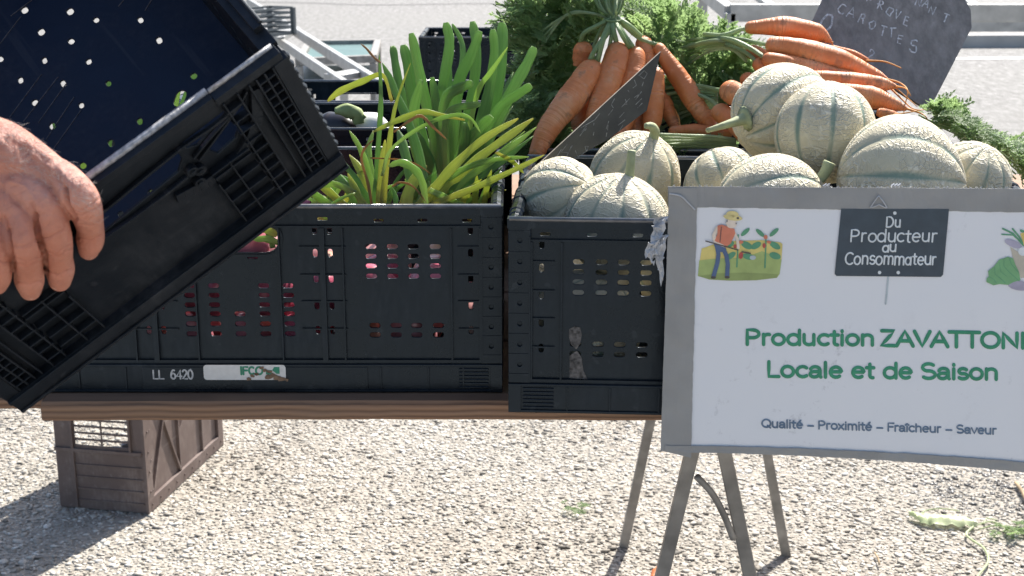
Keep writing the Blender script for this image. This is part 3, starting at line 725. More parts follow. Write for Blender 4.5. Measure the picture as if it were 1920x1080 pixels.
# near short wall, drawn in its own plane from the photograph
def wl(px, py): q = hplane(px, py, 1, 0.0); return (q.x, q.z)
hh = [wl(*q) for q in ((150, 462), (195, 402), (262, 345), (325, 293), (338, 292), (345, 302), (338, 326), (305, 352), (240, 405), (190, 445), (160, 470))]
tri1 = [wl(*q) for q in ((395, 285), (452, 205), (462, 180), (462, 215), (445, 262), (412, 292))]
tri2 = [wl(*q) for q in ((375, 275), (440, 200), (405, 225), (345, 272), (352, 282))]
top = .208
wallh = [hh, tri1, tri2]
nw = sheet_mesh([(.004, .03), (.396, .03), (.396, .212), (.004, .212)], wallh, .003, moved(XZ, (0, .004, 0)), .0005)
mb = MB()
mb.box(.075, .325, -.002, .008, .2085, .2175); mb.box(.004, .0745, -.004, .0075, .206, .216); mb.box(.3255, .396, -.004, .0075, .206, .216)
mb.box(.0, .4, -.006, .003, .0, .0295); mb.box(.0, .4, -.009, -.0062, .024, .0295); mb.box(.0, .4, -.0085, -.0062, .0, .004)
def arcbar(pts, w_=.004, hgt=.004):
    q = [wl(*p) for p in pts]; q = [(v.x, v.z) for v in catmull([(a, 0, b) for a, b in q], 5)]
    for a, b in zip(q, q[1:]): mb.bar((a[0], .0, a[1]), (b[0], .0, b[1]), w_, hgt, up=(0, 1, 0))
arcbar(((480, 165), (478, 230), (452, 285), (400, 332), (330, 372)), .012, .005)
arcbar(((372, 300), (440, 208), (462, 170)), .002, .004); arcbar(((362, 296), (400, 250), (455, 190)), .002, .004)
arcbar(((150, 476), (240, 414), (310, 362), (350, 330)), .003, .005)
arcbar(((120, 455), (200, 390), (330, 284), (400, 235), (455, 190)), .003, .004)
for cx, cy in ((373, 316), (358, 318), (372, 338)):
    a, b = wl(cx, cy); mb.tube([(a, .002, b), (a, -.004, b)], .0058, 14); mb.tube([(a, -.004, b), (a, -.0055, b)], .0028, 10)
for s in (1, -1):                                                        # grids of cells at both ends
    f = lambda x: x if s > 0 else .4-x
    def vb(x, z0, z1, w_=.0016, d=.0055): mb.box(min(f(x-w_/2), f(x+w_/2)), max(f(x-w_/2), f(x+w_/2)), -d, .0024, z0, z1)
    def hb(z, x0, x1, w_=.0016, d=.0052): mb.box(min(f(x0), f(x1)), max(f(x0), f(x1)), -d, .0024, z-w_/2, z+w_/2)
    for x in (.330, .345, .3575, .3655, .3745, .3835): vb(x, .0305, .2055)
    for z in np.linspace(.044, .19, 9): hb(z, .3275, .345)
    for z in np.linspace(.040, .196, 13): hb(z, .3655, .3835)
    for z in np.linspace(.05, .12, 4): hb(z, .285, .3265)
    vb(.305, .0305, .13); vb(.285, .0305, .11)
    hb(.128, .285, .3265)
    for z in np.linspace(.038, .2, 13):                                   # scalloped knuckles on the corner
        x = f(.3985); mb.tube([(x, .002, z-.0058), (x, .002, z), (x, .002, z+.0058)], [.0035, .0058, .0035], 8)
mb.box(.385, .4, -.005, .012, .030, .206); mb.box(.0, .015, -.005, .012, .030, .206)
nwo = link('short_wall', join_into([nw, mb.mesh()]), held, M['crate_held'], bev=.0004)
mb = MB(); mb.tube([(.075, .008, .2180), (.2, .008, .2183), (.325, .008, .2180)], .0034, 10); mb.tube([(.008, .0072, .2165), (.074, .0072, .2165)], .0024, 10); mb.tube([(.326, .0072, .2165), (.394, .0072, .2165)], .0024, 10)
mb.build('highlight_bead', M['held_rim_glint'], nwo, smooth=True)['kind'] = 'stuff'
# long side walls and far wall
for x0, s in ((.4, -1), (.0, 1)):
    mb = MB(); a, b = (x0-.004, x0) if s < 0 else (x0, x0+.004)
    hl = [rr(yy_, zz, .0125, .006) for yy_ in np.linspace(.12, .5, 12) for zz in (.06, .08)]
    T = Matrix(((0, 0, 1, 0), (1, 0, 0, 0), (0, 1, 0, 0), (0, 0, 0, 1)))
    pl = sheet_mesh([(.012, .03), (.588, .03), (.588, .205), (.012, .205)], hl, .003, moved(T, (x0+s*.006, 0, 0)), .0004)
    mb.box(x0-.001 if s > 0 else x0-.016, x0+.016 if s > 0 else x0+.001, .012, .588, .2055, .211)
    for y0_, y1_ in ((.03, .085), (.10, .30), (.315, .50)):
        mb.box(x0+.001 if s > 0 else x0-.009, x0+.009 if s > 0 else x0-.001, y0_, y1_, .2112, .219)
        mb.tube([(x0-s*.0, y0_+.002, .2195), (x0-s*.0, y1_-.002, .2195)], .002, 8)
    mb.box(x0 if s > 0 else x0-.004, x0+.004 if s > 0 else x0, .003, .597, .0, .0295)
    link('long_wall', join_into([pl, mb.mesh()]), held, M['crate_held'], bev=.0005)
mb = MB(); mb.box(.012, .388, .592, .596, .03, .205); mb.box(.0, .4, .588, .6, .2055, .2125); mb.box(.003, .397, .597, .6, .0, .0295)
mb.build('short_wall', M['crate_held'], held, bev=.0005)

# ------------------------------------------------------------------ brown crates standing behind the table
def brown(label, name='brown_crate'):
    t = empty(name); tag(t, label, 'crate', 'brown crates stacked behind the table')
    # stands on its side: x 0..W (its depth), y 0..D, z 0..H
    Wd, Dp, Hh = .222, .46, .40
    T = moved(XZ, (0, .004, 0))
    op = [[(.052, z), (.052, z+.0115), (.118, z+.0115), (.118, z)] for z in np.arange(.162, .34, .0165)] + [[(.1215, z), (.1215, z+.0115), (.188, z+.0115), (.188, z)] for z in np.arange(.162, .34, .0165)]
    fr = sheet_mesh([(0, 0), (Wd, 0), (Wd, Hh), (0, Hh)], op, .004, T, .0008)
    mb = MB()
    for z in (.022, .052, .082, .112, .142): mb.box(.05, Wd-.004, -.0018, .0015, z, z+.003)
    mb.box(.043, .049, -.004, .0015, .004, .39); mb.box(.190, .1955, -.004, .0015, .15, .39); mb.box(.0, Wd-.001, -.005, .0015, .1465, .1545)
    link('front_wall', join_into([fr, mb.mesh()]), t, M['crate_brown'], bev=.0006)
    bk = sheet_mesh([(0, 0), (Wd, 0), (Wd, Hh), (0, Hh)], op, .004, moved(XZ, (0, Dp-.004, 0)), .0008); link('back_wall', bk, t, M['crate_brown'])
    mb = MB(); mb.box(.0, Wd, .0065, Dp-.0065, 0, .004); mb.build('side_wall', M['crate_brown'], t); mb = MB(); mb.box(.0, Wd, .0065, Dp-.0065, Hh-.004, Hh); mb.build('side_wall', M['crate_brown'], t)
    # the crate's bottom now faces right: raised border with rivets, X ribs
    mb = MB(); x = Wd-.001; mb.box(Wd-.006, Wd-.001, .0065, Dp-.0065, .0045, Hh-.0045)
    b = .032
    for y0, y1, z0, z1 in ((.0, Dp, .0, b), (.0, Dp, Hh-b, Hh), (.0, b, b, Hh-b), (Dp-b, Dp, b, Hh-b)): mb.box(x, x+.008, y0, y1, z0, z1)
    for a, c in (((b, b), (Dp*.42, Hh-b)), ((Dp*.42, b), (b, Hh-b)), ((Dp*.42, b), (Dp*.42, Hh-b)), ((Dp*.72, b), (Dp*.72, Hh-b)), ((Dp*.42, b+.1), (Dp-b, Hh-b))):
        mb.bar((x+.003, a[0], a[1]), (x+.003, c[0], c[1]), .006, .008, up=(1, 0, 0))
    for y in np.linspace(.02, Dp-.02, 10): mb.tube([(x+.008, y, .016), (x+.0105, y, .016)], .003, 8)
    for z in np.linspace(.05, Hh-.05, 7): mb.tube([(x+.008, .016, z), (x+.0105, .016, z)], .003, 8)
    for z in np.linspace(.05, Hh-.05, 5): mb.box(x+.008, x+.0095, .026, .0315, z, z+.002)
    mb.build('bottom_panel', M['crate_brown'], t, bev=.0015)
    return t
b1 = brown('brown slatted plastic crate standing on its end on the gravel behind the table')
pL = WZ(113, 952, 0); pR = WZ(281, 966, 0)
b1.location = (pL.x, pL.y, 0.003); b1.rotation_euler = (0, 0, math.atan2(pR.y-pL.y, pR.x-pL.x)+.0)
b1.scale = ((pR-pL).length/.23,)*3
b2 = copy_tree(b1); b2['label'] = 'upper brown plastic crate, stacked on the one standing on the gravel'
b2.location.z += .4*b1.scale[0]+.0015
mb = MB()
for a, b, r in (((178, 846), (262, 850), .007), ((196, 856), (262, 858), .005), ((228, 838), (258, 842), .008)):
    p, q = W(a[0], a[1], 3.3), W(b[0], b[1], 3.3); mb.tube(catmull([p, (p+q)/2+Vector((0, .01, .006)), q], 4), r, 7)
o = mb.build('crushed_bottle', M['galv']); tag(o, 'crumpled silvery scrap lying inside the lower brown crate', 'scrap')

# ================================================================== PRODUCE
# ------------------------------------------------------------------ melons
def melon_mesh(R, squash, seed, ribs=10, off=0.):
    rnd = random.Random(seed); mb = MB(); nu, nv = 120, 72; ph = [rnd.uniform(0, 6.28) for _ in range(4)]
    for j in range(nv+1):
        th = math.pi*j/nv
        for i in range(nu):
            an = 2*math.pi*i/nu; d = abs(((an*ribs/(2*math.pi)+off) % 1)-.5)*2       # 0 mid rib .. 1 groove
            wob = .10*math.sin(5*th+ph[0]+an*2)
            g = max(0, (d-.70+wob*.4)/.28); g = g*g*(3-2*g) if g < 1 else 1
            fade = min(1, math.sin(th)*2.2)
            r = R*(1-.036*(d**2.4)*fade+.012*math.sin(2*an+ph[1])*math.sin(th)+.01*math.sin(3*th+ph[2]))
            mb.addv((r*math.sin(th)*math.cos(an), r*math.sin(th)*math.sin(an), r*math.cos(th)*squash+(.035*R*math.exp(-(th/.22)**2))), groove=min(1, g)*fade)
    for j in range(nv):
        for i in range(nu):
            a = j*nu+i; b = j*nu+(i+1) % nu; mb.f.append((a, b, b+nu, a+nu))
    return mb.mesh('melon')
MM = [melon_mesh(1, .93, 1), melon_mesh(1, 1.02, 2, 9, .3), melon_mesh(1, .9, 3, 10, .6)]
for me in MM:
    me.materials.append(M['melon']); me.polygons.foreach_set('use_smooth', [True]*len(me.polygons))
GM = 'ribbed melons heaped in the black crate'
def melon(px, py, rpx, D, axis, label, var=0, stem=None, sx=1.0, roll=0):
    c = W(px, py, D); R = rpx*depth(c)/F
    t = empty('melon', c); tag(t, label, 'melon', GM)
    q = Vector(axis).normalized().to_track_quat('Z', 'Y') @ Matrix.Rotation(roll, 3, 'Z').to_quaternion(); t.rotation_mode = 'QUATERNION'; t.rotation_quaternion = q
    body = MM[var].copy(); body.transform(Matrix.Diagonal((R, R, R*sx, 1)))
    link('rind', body, t)
    if stem:
        pts, rad = stem; P = [W(x, y, d) for x, y, d in pts]; inv = (Matrix.Translation(c) @ q.to_matrix().to_4x4()).inverted()
        P = [inv @ p for p in P]; P = catmull([P[0]+(P[0]-P[1])*.3]+P, 5)
        mb = MB(); rr_ = [r*.86*depth(c)/F for r in rad]; mb.tube(P, [rr_[0]*2.0, rr_[0]*1.2]+lerp_list(rr_, len(P)-2), 12, wig=.07); mb.build('stem', M['melon_stem'], t, smooth=True)
    return t
melon(1053, 374, 80, 1.585, (.62, -.55, .45), 'melon in the left corner of its crate, beside the price slate', 0, None, roll=.4)
melon(1155, 420, 102, 1.545, (.12, -.12, 1), 'frontmost pale melon with an upright stub of stem, left of the sign', 0, ([(1180, 328, 1.542), (1183, 305, 1.54), (1185, 282, 1.54)], [11, 9.5, 9]), roll=.15)
melon(1190, 335, 88, 1.735, (.30, -.25, .9), 'melon with a hooked green stem behind the price slate', 1, ([(1221, 268, 1.72), (1228, 248, 1.715), (1222, 237, 1.705), (1210, 236, 1.70)], [11, 11, 9, 6]))
melon(1357, 345, 76, 1.66, (-.3, .5, .8), 'small melon low behind the left end of the sign top', 2, None)
melon(1445, 388, 100, 1.56, (.92, -.1, .3), 'melon just above the top edge of the sign with its stem to the right', 1, ([(1535, 338, 1.56), (1547, 322, 1.56), (1556, 304, 1.56)], [11, 12, 13]), roll=.5)
melon(1468, 212, 93, 1.74, (-.78, -.35, -.38), 'uppermost melon with a long pale stem pointing left', 0, ([(1388, 226, 1.70), (1360, 234, 1.69), (1325, 245, 1.68)], [14, 9, 5]), sx=1.14, roll=.9)
melon(1548, 250, 97, 1.655, (.08, .30, .95), 'melon in the middle of the heap below the orange carrots', 1, None, roll=.55, sx=.96)
melon(1686, 340, 126, 1.55, (.95, -.18, -.02), 'largest melon, coarsely netted, above the words on the sign', 2, None, roll=.75, sx=1.02)
melon(1822, 334, 73, 1.60, (.25, -.3, .9), 'small melon at the right end of the heap', 0, None, roll=.2)
ml = []
for k, (x, y) in enumerate(((.075, 1.525), (.215, 1.52), (.365, 1.51), (.51, 1.50), (.075, 1.70), (.22, 1.72), (.37, 1.70), (.51, 1.69))):
    t = empty('melon', (x+.01, y, .883+.066)); tag(t, 'melon in the bottom layer of the crate, glimpsed only through the slots', 'melon', 'melons in the bottom layer')
    me = MM[k % 3].copy(); me.transform(Matrix.Diagonal((.066, .066, .066, 1))); link('rind', me, t); t.rotation_euler = (k*.7, k*.3+.4, k)

# ------------------------------------------------------------------ red onions in the left crate
def onion_mesh():
    prof = [(0.0, -.92), (.25, -.90), (.60, -.72), (.9, -.35), (1, .0), (.93, .33), (.70, .62), (.40, .82), (.20, .96), (.13, 1.08), (.07, 1.2)]
    mb = MB(); n = 22
    for j, (r, z) in enumerate(prof):
        for i in range(n): a = 2*math.pi*i/n; mb.addv((max(r, .01)*math.cos(a)*(1+.02*math.sin(5*a)), max(r, .01)*math.sin(a), z))
    for j in range(len(prof)-1):
        for i in range(n): a = j*n+i; b = j*n+(i+1) % n; mb.f.append((a, b, b+n, a+n))
    me = mb.mesh('onion'); me.materials.append(M['onion']); me.polygons.foreach_set('use_smooth', [True]*len(me.polygons)); return me
OM = onion_mesh(); rnd = random.Random(12); GO = 'red onions packed in the front left crate'
def onion(loc, r, label, rot=None):
    o = bpy.data.objects.new('red_onion', OM); COL.objects.link(o); o.location = loc; o.scale = (r, r, r*.92)
    o.rotation_euler = rot or (rnd.uniform(-1.6, 1.6), rnd.uniform(-1.6, 1.6), rnd.uniform(0, 6)); return tag(o, label, 'onion', GO)
for lay_ in range(3):
    for i in range(9):
        for j in range(3):
            if lay_ == 2 and (j > 0 or i > 3): continue
            x = -.575+.0655*i+rnd.uniform(-.006, .006)+(.02 if lay_ % 2 else 0); y = 1.578+.070*j+rnd.uniform(-.006, .006)
            if x > -.04: continue
            onion((x, y, .883+.034+.056*lay_), rnd.uniform(.030, .036), 'red onion among the others packed in the front left crate, seen through its slots')
p = W(465, 455, 1.56); onion(p, .026, 'purple onion filling the hand hole of the left crate', (1.2, .5, .3))
p = W(550, 386, 1.57); onion(p, .020, 'pink onion bulb peeping over the crate rim next to the tilted crate', (.4, 1.3, .2))
p = W(430, 452, 1.58); onion(p, .026, 'white-streaked onion at the left side of the hand hole', (.2, -1.2, .3))

# ------------------------------------------------------------------ green onion tops
def blades(name, label, rows, D0, D1, group=None):
    t = empty(name, W(*rows[0][0][-1][:2], D0)); tag(t, label, 'green onions', 'bunches of green onions in the front left crate'); org = t.location.copy()
    rnd = random.Random(len(rows))
    for row in rows:
        px, rad, kind = row[:3]; dd = row[3] if len(row) > 3 else rnd.uniform(-.04, .04)
        n = len(px)
        P = [W(x, y, D1+dd+(D0+dd*.4-(D1+dd))*(k/(n-1))) for k, (x, y) in enumerate(px)]
        P = [p-org for p in P]; P = catmull(P, 7); sc = (depth(org))/F
        rad = [max(r, 1.2)*sc for r in rad]; rad = lerp_list(rad, len(P))
        blunt = kind == 'g' and D0 > 1.7
        rad = [r*(.82 if not blunt else .88) for r in rad]
        if kind == 'd': rad = [r*.7 for r in rad]
        rad[0] *= .62 if blunt else .22; rad[1] *= .9 if blunt else .6; rad[2] *= 1.0 if blunt else .85
        rad = [r*(1+.10*math.sin(i*.9+len(px)*2+rad[-1]*9e3)*(.5 if blunt else 1)) for i, r in enumerate(rad)]
        mb = MB(); mb.tube(P, rad, 18, flat=.30 if kind != 'd' else .25, tint=rnd.random(), wig=.06, groove=.55 if rnd.random() < .6 else .25)
        if blunt: P0 = Vector(mb.v[0]); mb.v[3] = tuple(Vector(mb.v[3])*.7+P0*.3)
        o = mb.build('leaf', M[{'g': 'onion_leaf', 'y': 'yellow_leaf', 'd': 'dry_leaf', 'l': 'lime_leaf'}[kind]], t, smooth=True)
        if kind == 'd': o['label'] = 'dried brown leaf'
        if kind == 'y': o['label'] = 'yellowing leaf'
    return t
blades('green_onion_bunch', 'tall bunch of thick dark green onion tops, cut square, at the back of the crate', [
 ([(771, 62), (785, 130), (800, 195), (815, 260), (822, 340)], (9, 11, 13, 14), 'g'),
 ([(836, 42), (842, 90), (828, 180), (826, 250), (832, 350)], (9, 11, 12, 13), 'g', -.02),
 ([(848, 45), (864, 75), (868, 100), (862, 150), (850, 260)], (4, 6, 7, 9), 'g', .03),
 ([(886, 40), (893, 100), (886, 180), (868, 260), (858, 350)], (9, 11, 13, 13), 'g', .03),
 ([(941, 42), (940, 100), (930, 180), (908, 260), (882, 350)], (11, 13, 15, 14), 'g', .0),
 ([(924, 55), (926, 110), (915, 180), (890, 270), (870, 350)], (8, 10, 13, 13), 'g', -.05),
 ([(900, 58), (882, 105), (862, 150), (850, 220), (842, 350)], (8, 12, 13, 13), 'g', -.06),
 ([(736, 86), (742, 125), (755, 180), (785, 260), (810, 350)], (8, 9, 11, 13), 'g', .04),
 ([(756, 84), (766, 130), (778, 210), (795, 280), (815, 350)], (10, 12, 14, 14), 'g', .0),
 ([(1002, 88), (985, 125), (955, 180), (915, 260), (880, 350)], (9, 12, 13, 13), 'g', -.02),
 ([(996, 160), (965, 180), (935, 205), (905, 260), (880, 340)], (9, 10, 9, 11), 'g', -.08),
 ([(886, 155), (862, 165), (838, 182), (830, 220), (838, 340)], (8, 11, 11, 10), 'g', -.09),
 ([(847, 62), (838, 110), (842, 200), (846, 350)], (8, 10, 11, 12), 'g', .05),
 ([(922, 218), (895, 245), (865, 290), (848, 350)], (10, 12, 13, 12), 'g', -.1),
 ([(952, 88), (920, 135), (897, 170), (880, 240), (862, 340)], (3, 6, 6, 7), 'l', -.1),
 ([(790, 150), (775, 215), (785, 290), (812, 360)], (7, 12, 14, 13), 'g', -.07),
 ([(810, 145), (818, 200), (830, 270), (835, 355)], (7, 10, 12, 12), 'g', -.04),
 ([(900, 195), (850, 205), (835, 240), (838, 340)], (7, 8, 9, 10), 'g', -.11),
 ([(872, 230), (870, 280), (858, 340), (850, 370)], (8, 12, 13, 12), 'g', -.09),
 ([(780, 250), (800, 300), (820, 360)], (10, 15, 15), 'g', -.08),
 ([(905, 260), (885, 310), (865, 365)], (10, 13, 13), 'g', -.08)], 1.78, 1.80)
blades('green_onion_bunch', 'bright yellow-green onion tops fanning low to the right over the crate rim', [
 ([(972, 222), (905, 262), (845, 318), (800, 370), (775, 400)], (7, 9, 12, 13), 'y', -.03),
 ([(1000, 222), (935, 268), (880, 312), (815, 370), (790, 400)], (8, 10, 12, 12), 'y', .01),
 ([(1006, 238), (945, 285), (880, 330), (830, 375), (800, 400)], (5, 9, 11, 12), 'l', .03),
 ([(1021, 290), (965, 318), (900, 348), (850, 368), (810, 385)], (4, 7, 8, 8), 'y', -.04),
 ([(992, 294), (920, 300), (860, 322), (815, 352), (790, 392)], (4, 7, 9, 10), 'l', .0),
 ([(982, 325), (960, 302), (930, 286)], (4, 6, 4), 'y', .03),
 ([(876, 386), (840, 372), (805, 357)], (3, 7, 8), 'l', -.04),
 ([(895, 388), (850, 360), (812, 352)], (3, 6, 8), 'g', .03),
 ([(1000, 255), (930, 310), (860, 362), (815, 395)], (4, 9, 11, 11), 'g', .05),
 ([(800, 310), (770, 350), (758, 400)], (10, 14, 13), 'y', -.02)], 1.62, 1.66)
blades('green_onion_bunch', 'thin straggling onion tops with brown withered tips at the front of the crate', [
 ([(711, 102), (714, 190), (709, 280), (704, 350), (700, 402)], (3, 6, 6, 6), 'g', -.02),
 ([(770, 118), (752, 165), (738, 215), (727, 290), (716, 400)], (1.5, 3, 6, 8), 'y', -.03),
 ([(614, 190), (640, 170), (680, 152), (718, 142), (735, 190)], (6, 8, 6, 5), 'y', .02),
 ([(717, 118), (742, 175), (768, 235), (792, 320), (806, 395)], (7, 10, 11, 11), 'g', .05),
 ([(698, 248), (745, 226), (790, 210), (830, 217), (872, 225)], (4, 7, 6, 2), 'y', -.05),
 ([(902, 250), (882, 222), (850, 216), (795, 235), (734, 280), (716, 330)], (2, 4, 5, 4, 4), 'l', -.06),
 ([(728, 312), (752, 305), (778, 318), (792, 345), (800, 385)], (5, 9, 9, 6), 'l', -.07),
 ([(838, 262), (812, 238), (790, 218), (770, 225), (738, 248)], (3, 5, 5, 3), 'd', -.06),
 ([(808, 326), (780, 308), (745, 299), (694, 296)], (1.5, 3, 3, 2), 'd', -.04),
 ([(800, 380), (775, 350), (750, 342), (735, 350)], (2, 3, 4, 3), 'd', -.07),
 ([(676, 82), (688, 92), (702, 108), (714, 118)], (2, 4, 4, 3), 'd', .0),
 ([(655, 245), (678, 285), (695, 340), (704, 400)], (4, 7, 9, 9), 'l', .0),
 ([(640, 300), (665, 335), (688, 372), (700, 402)], (5, 9, 9, 8), 'g', -.03),
 ([(655, 290), (680, 330), (698, 400)], (6, 10, 9), 'y', .03),
 ([(700, 245), (690, 285), (700, 340), (708, 400)], (4, 8, 9, 8), 'l', .02),
 ([(722, 262), (716, 320), (712, 400)], (6, 9, 9), 'y', -.03),
 ([(745, 240), (760, 290), (775, 350), (785, 400)], (8, 12, 12, 10), 'g', .06),
 ([(735, 350), (742, 375), (738, 402)], (3, 6, 6), 'g', -.03),
 ([(700, 262), (684, 278), (678, 300), (690, 345), (700, 400)], (2, 4, 4, 5, 5), 'd', -.05)], 1.60, 1.63)
blades('green_onion_bunch', 'tangle of pale onion leaves lying at the front rim under the tilted crate', [
 ([(560, 372), (590, 350), (625, 345), (668, 362)], (5, 9, 9, 6), 'l', .0),
 ([(572, 352), (600, 372), (640, 398)], (6, 10, 8), 'l', -.03),
 ([(585, 338), (620, 362), (660, 400)], (6, 10, 9), 'y', .02),
 ([(625, 318), (650, 352), (680, 400)], (6, 10, 9), 'g', .03),
 ([(608, 392), (640, 372), (666, 362)], (2, 4, 2), 'l', -.05),
 ([(600, 330), (640, 335), (680, 352)], (6, 9, 7), 'g', .05),
 ([(545, 385), (590, 378), (640, 392)], (5, 8, 7), 'g', .04),
 ([(652, 325), (668, 360), (690, 398)], (5, 9, 9), 'y', -.01),
 ([(600, 402), (620, 384), (655, 384)], (5, 9, 7), 'g', .05)], 1.585, 1.60)
blades('green_onion_bunch', 'green onion tops standing behind the tilted crate, seen only through its drain holes', [
 ([(x, y0), (x+dx*.5, (y0+380)/2), (x+dx, 400)], (9, 13, 12), kd) for x, y0, dx, kd in ((90, 180, 60, 'g'), (150, 215, 20, 'l'), (205, 120, -10, 'g'), (265, 190, -30, 'g'), (290, 260, -40, 'y'), (345, 100, -60, 'l'), (375, 110, -90, 'g'), (235, 290, 0, 'g'), (320, 150, -70, 'y'), (110, 260, 50, 'l'))], 1.70, 1.72)
blades('green_onion_bunch', 'green onion necks bunched behind the hand hole of the left crate', [
 ([(470, 432), (495, 430), (520, 440)], (5, 9, 8), 'y', -.02),
 ([(475, 450), (500, 448), (523, 455)], (5, 9, 7), 'l', -.02),
 ([(488, 425), (505, 440), (512, 465)], (4, 7, 6), 'g', -.01)], 1.545, 1.55)

rnd = random.Random(77); rows_ = []
for k in range(30):
    bx_ = rnd.uniform(590, 905); top_ = rnd.uniform(300, 372); ln = rnd.uniform(-55, 75)
    rows_.append(([(bx_+ln, top_), (bx_+ln*.45, (top_+400)/2-8), (bx_, 412)], (3, rnd.uniform(5, 8), rnd.uniform(6, 9)), rnd.choice('glyyl'), rnd.uniform(-.05, .05)))
blades('green_onion_bunch', 'loose short onion leaves filling the front of the crate between the bunches', rows_, 1.66, 1.67)
rows_ = []
for k in range(16):
    tx = rnd.uniform(735, 985); ty = rnd.uniform(110, 260); rows_.append(([(tx, ty), (tx*.6+845*.4, ty*.5+170), (835+rnd.uniform(-30, 40), 380)], (3, rnd.uniform(5, 9), rnd.uniform(8, 11)), rnd.choice('gggl'), rnd.uniform(-.06, .08)))
blades('green_onion_bunch', 'slender green onion blades mixed in behind the thick square-cut bunch', rows_, 1.80, 1.84)

# ------------------------------------------------------------------ feathery carrot leaves
def frond_proto(seed, L=1.0):
    rnd = random.Random(seed); V = []; Fc = []; al = []
    def quad(p, d, n, l, w_):
        b = len(V); V.extend([p, p+d*l*.5+n*w_, p+d*l, p+d*l*.5-n*w_]); al.extend([.3, .3, .9, .3]); Fc.append((b, b+1, b+2, b+3))
    bend = rnd.uniform(.15, .5); npair = 8; pt = Vector((0, 0, 0)); 
    def rach(t): return Vector((t, 0, -bend*t*t+.1*t))*L
    for k in range(10): quad(rach(k/10), (rach((k+1)/10)-rach(k/10)).normalized(), Vector((0, 1, 0)), .115*L, .009*L)
    for k in range(npair):
        t = .22+.76*k/npair
        for s in (-1, 1):
            base = rach(t); l = (.34*(1-.62*k/npair))*L*rnd.uniform(.7, 1.2)
            d = Vector((.75, s*1.0, rnd.uniform(-.25, .35))).normalized(); nn = d.cross(Vector((0, 0, 1))).normalized()
            quad(base, d, nn, l, .010*L)
            for m in range(5):
                q = base+d*l*(.25+.75*m/5)
                for s2 in (-1, 1):
                    dd = (d+nn*s2*.9+Vector((0, 0, rnd.uniform(-.5, .5)))).normalized()
                    quad(q, dd, dd.cross(Vector((rnd.uniform(-.4, .4), rnd.uniform(-.4, .4), 1))).normalized(), l*.36*rnd.uniform(.7, 1.4)*(1-.09*m), .031*L)
            quad(base+d*l, d, nn, l*.28, .026*L)
    return np.array([v[:] for v in V]), np.array(Fc), np.array(al)
FP = [frond_proto(s) for s in range(6)]
def fronds(name, spots, parent, m='foliage', kind='stuff', seed=1):
    """spots: (pos, direction, length, tint)"""
    rg = np.random.default_rng(seed); VV = []; FF = []; TT = []; n = 0
    for pos, d, L, ti in spots:
        V, Fc, al = FP[rg.integers(len(FP))]
        d = Vector(d).normalized(); u = Vector((rg.uniform(-.6, .6), rg.uniform(-.6, .6), 1)); y = u.cross(d).normalized(); z = d.cross(y)
        Mx = np.array([d[:], y[:], z[:]]).T*L
        VV.append(V@Mx.T+np.array(pos[:])); FF.append(Fc+n); TT.append(np.clip(al*.5+ti-.25, 0, 1)); n += len(V)
    V = np.concatenate(VV).astype(np.float32); Fa = np.concatenate(FF).astype(np.int32); T = np.concatenate(TT).astype(np.float32)
    me = bpy.data.meshes.new(name); me.vertices.add(len(V)); me.vertices.foreach_set('co', V.ravel()); me.loops.add(Fa.size); me.loops.foreach_set('vertex_index', Fa.ravel())
    me.polygons.add(len(Fa)); me.polygons.foreach_set('loop_start', np.arange(0, Fa.size, 4, dtype=np.int32)); me.polygons.foreach_set('loop_total', np.full(len(Fa), 4, dtype=np.int32))
    for nm, ar in (('tint', T), ('along', np.full(len(V), .5, np.float32))): me.attributes.new(nm, 'FLOAT', 'POINT').data.foreach_set('value', ar)
    me.update(calc_edges=True); o = link(name, me, parent, M[m]); 
    if kind: o['kind'] = kind
    return o
def region_spots(poly, D0, D1, n, out, L=(.05, .09), seed=0, up=.3):
    rg = random.Random(seed); xs = [p[0] for p in poly]; ys = [p[1] for p in poly]; S = []
    def inside(x, y):
        c = False
        for (x1, y1), (x2, y2) in zip(poly, poly[1:]+poly[:1]):
            if (y1 > y) != (y2 > y) and x < (x2-x1)*(y-y1)/(y2-y1)+x1: c = not c
        return c
    while len(S) < n:
        x, y = rg.uniform(min(xs), max(xs)), rg.uniform(min(ys), max(ys))
        if not inside(x, y): continue
        D = rg.uniform(D0, D1); p = W(x, y, D); L_ = rg.uniform(*L)
        d = Vector(((x-out[0])/150, rg.uniform(-.7, .15), (out[1]-y)/150))+Vector((rg.gauss(0, .45), rg.gauss(0, .3), rg.gauss(0, .45)+up))
        d.normalize(); S.append((p-d*L_*.5, d, L_, rg.random()))
    return S
def root_mesh(P, rad, sides=20):
    """carrot: blunt shoulder then long taper, slightly lumpy"""
    P = catmull(P, 9); n = len(P); R = lerp_list(list(rad), n); ph = random.uniform(0, 6)
    for i in range(n): R[i] *= 1+.014*math.sin(i*1.7+ph)+.02*math.sin(i*.63+ph*2)
    d = (P[0]-P[1]).normalized(); r0 = R[0]
    pre = [P[0]+d*r0*math.cos(R_(a)) for a in (8, 28, 48, 68)]; preR = [r0*math.sin(R_(a)) for a in (8, 28, 48, 68)]; preR[0] = r0*.12
    mb = MB(); mb.tube(pre+P, preR+R, sides, wig=.02); return mb
def stems(pairs, parent, rad=.0022, m='carrot_stem', name='stem', org=Vector((0, 0, 0))):
    for pts in pairs:
        mb = MB(); P = [p-org for p in pts]; P = catmull(P, 6); mb.tube(P, [rad*.9, rad*1.1, rad], 7, tint=random.random()); mb.build(name, M[m], parent, smooth=True)
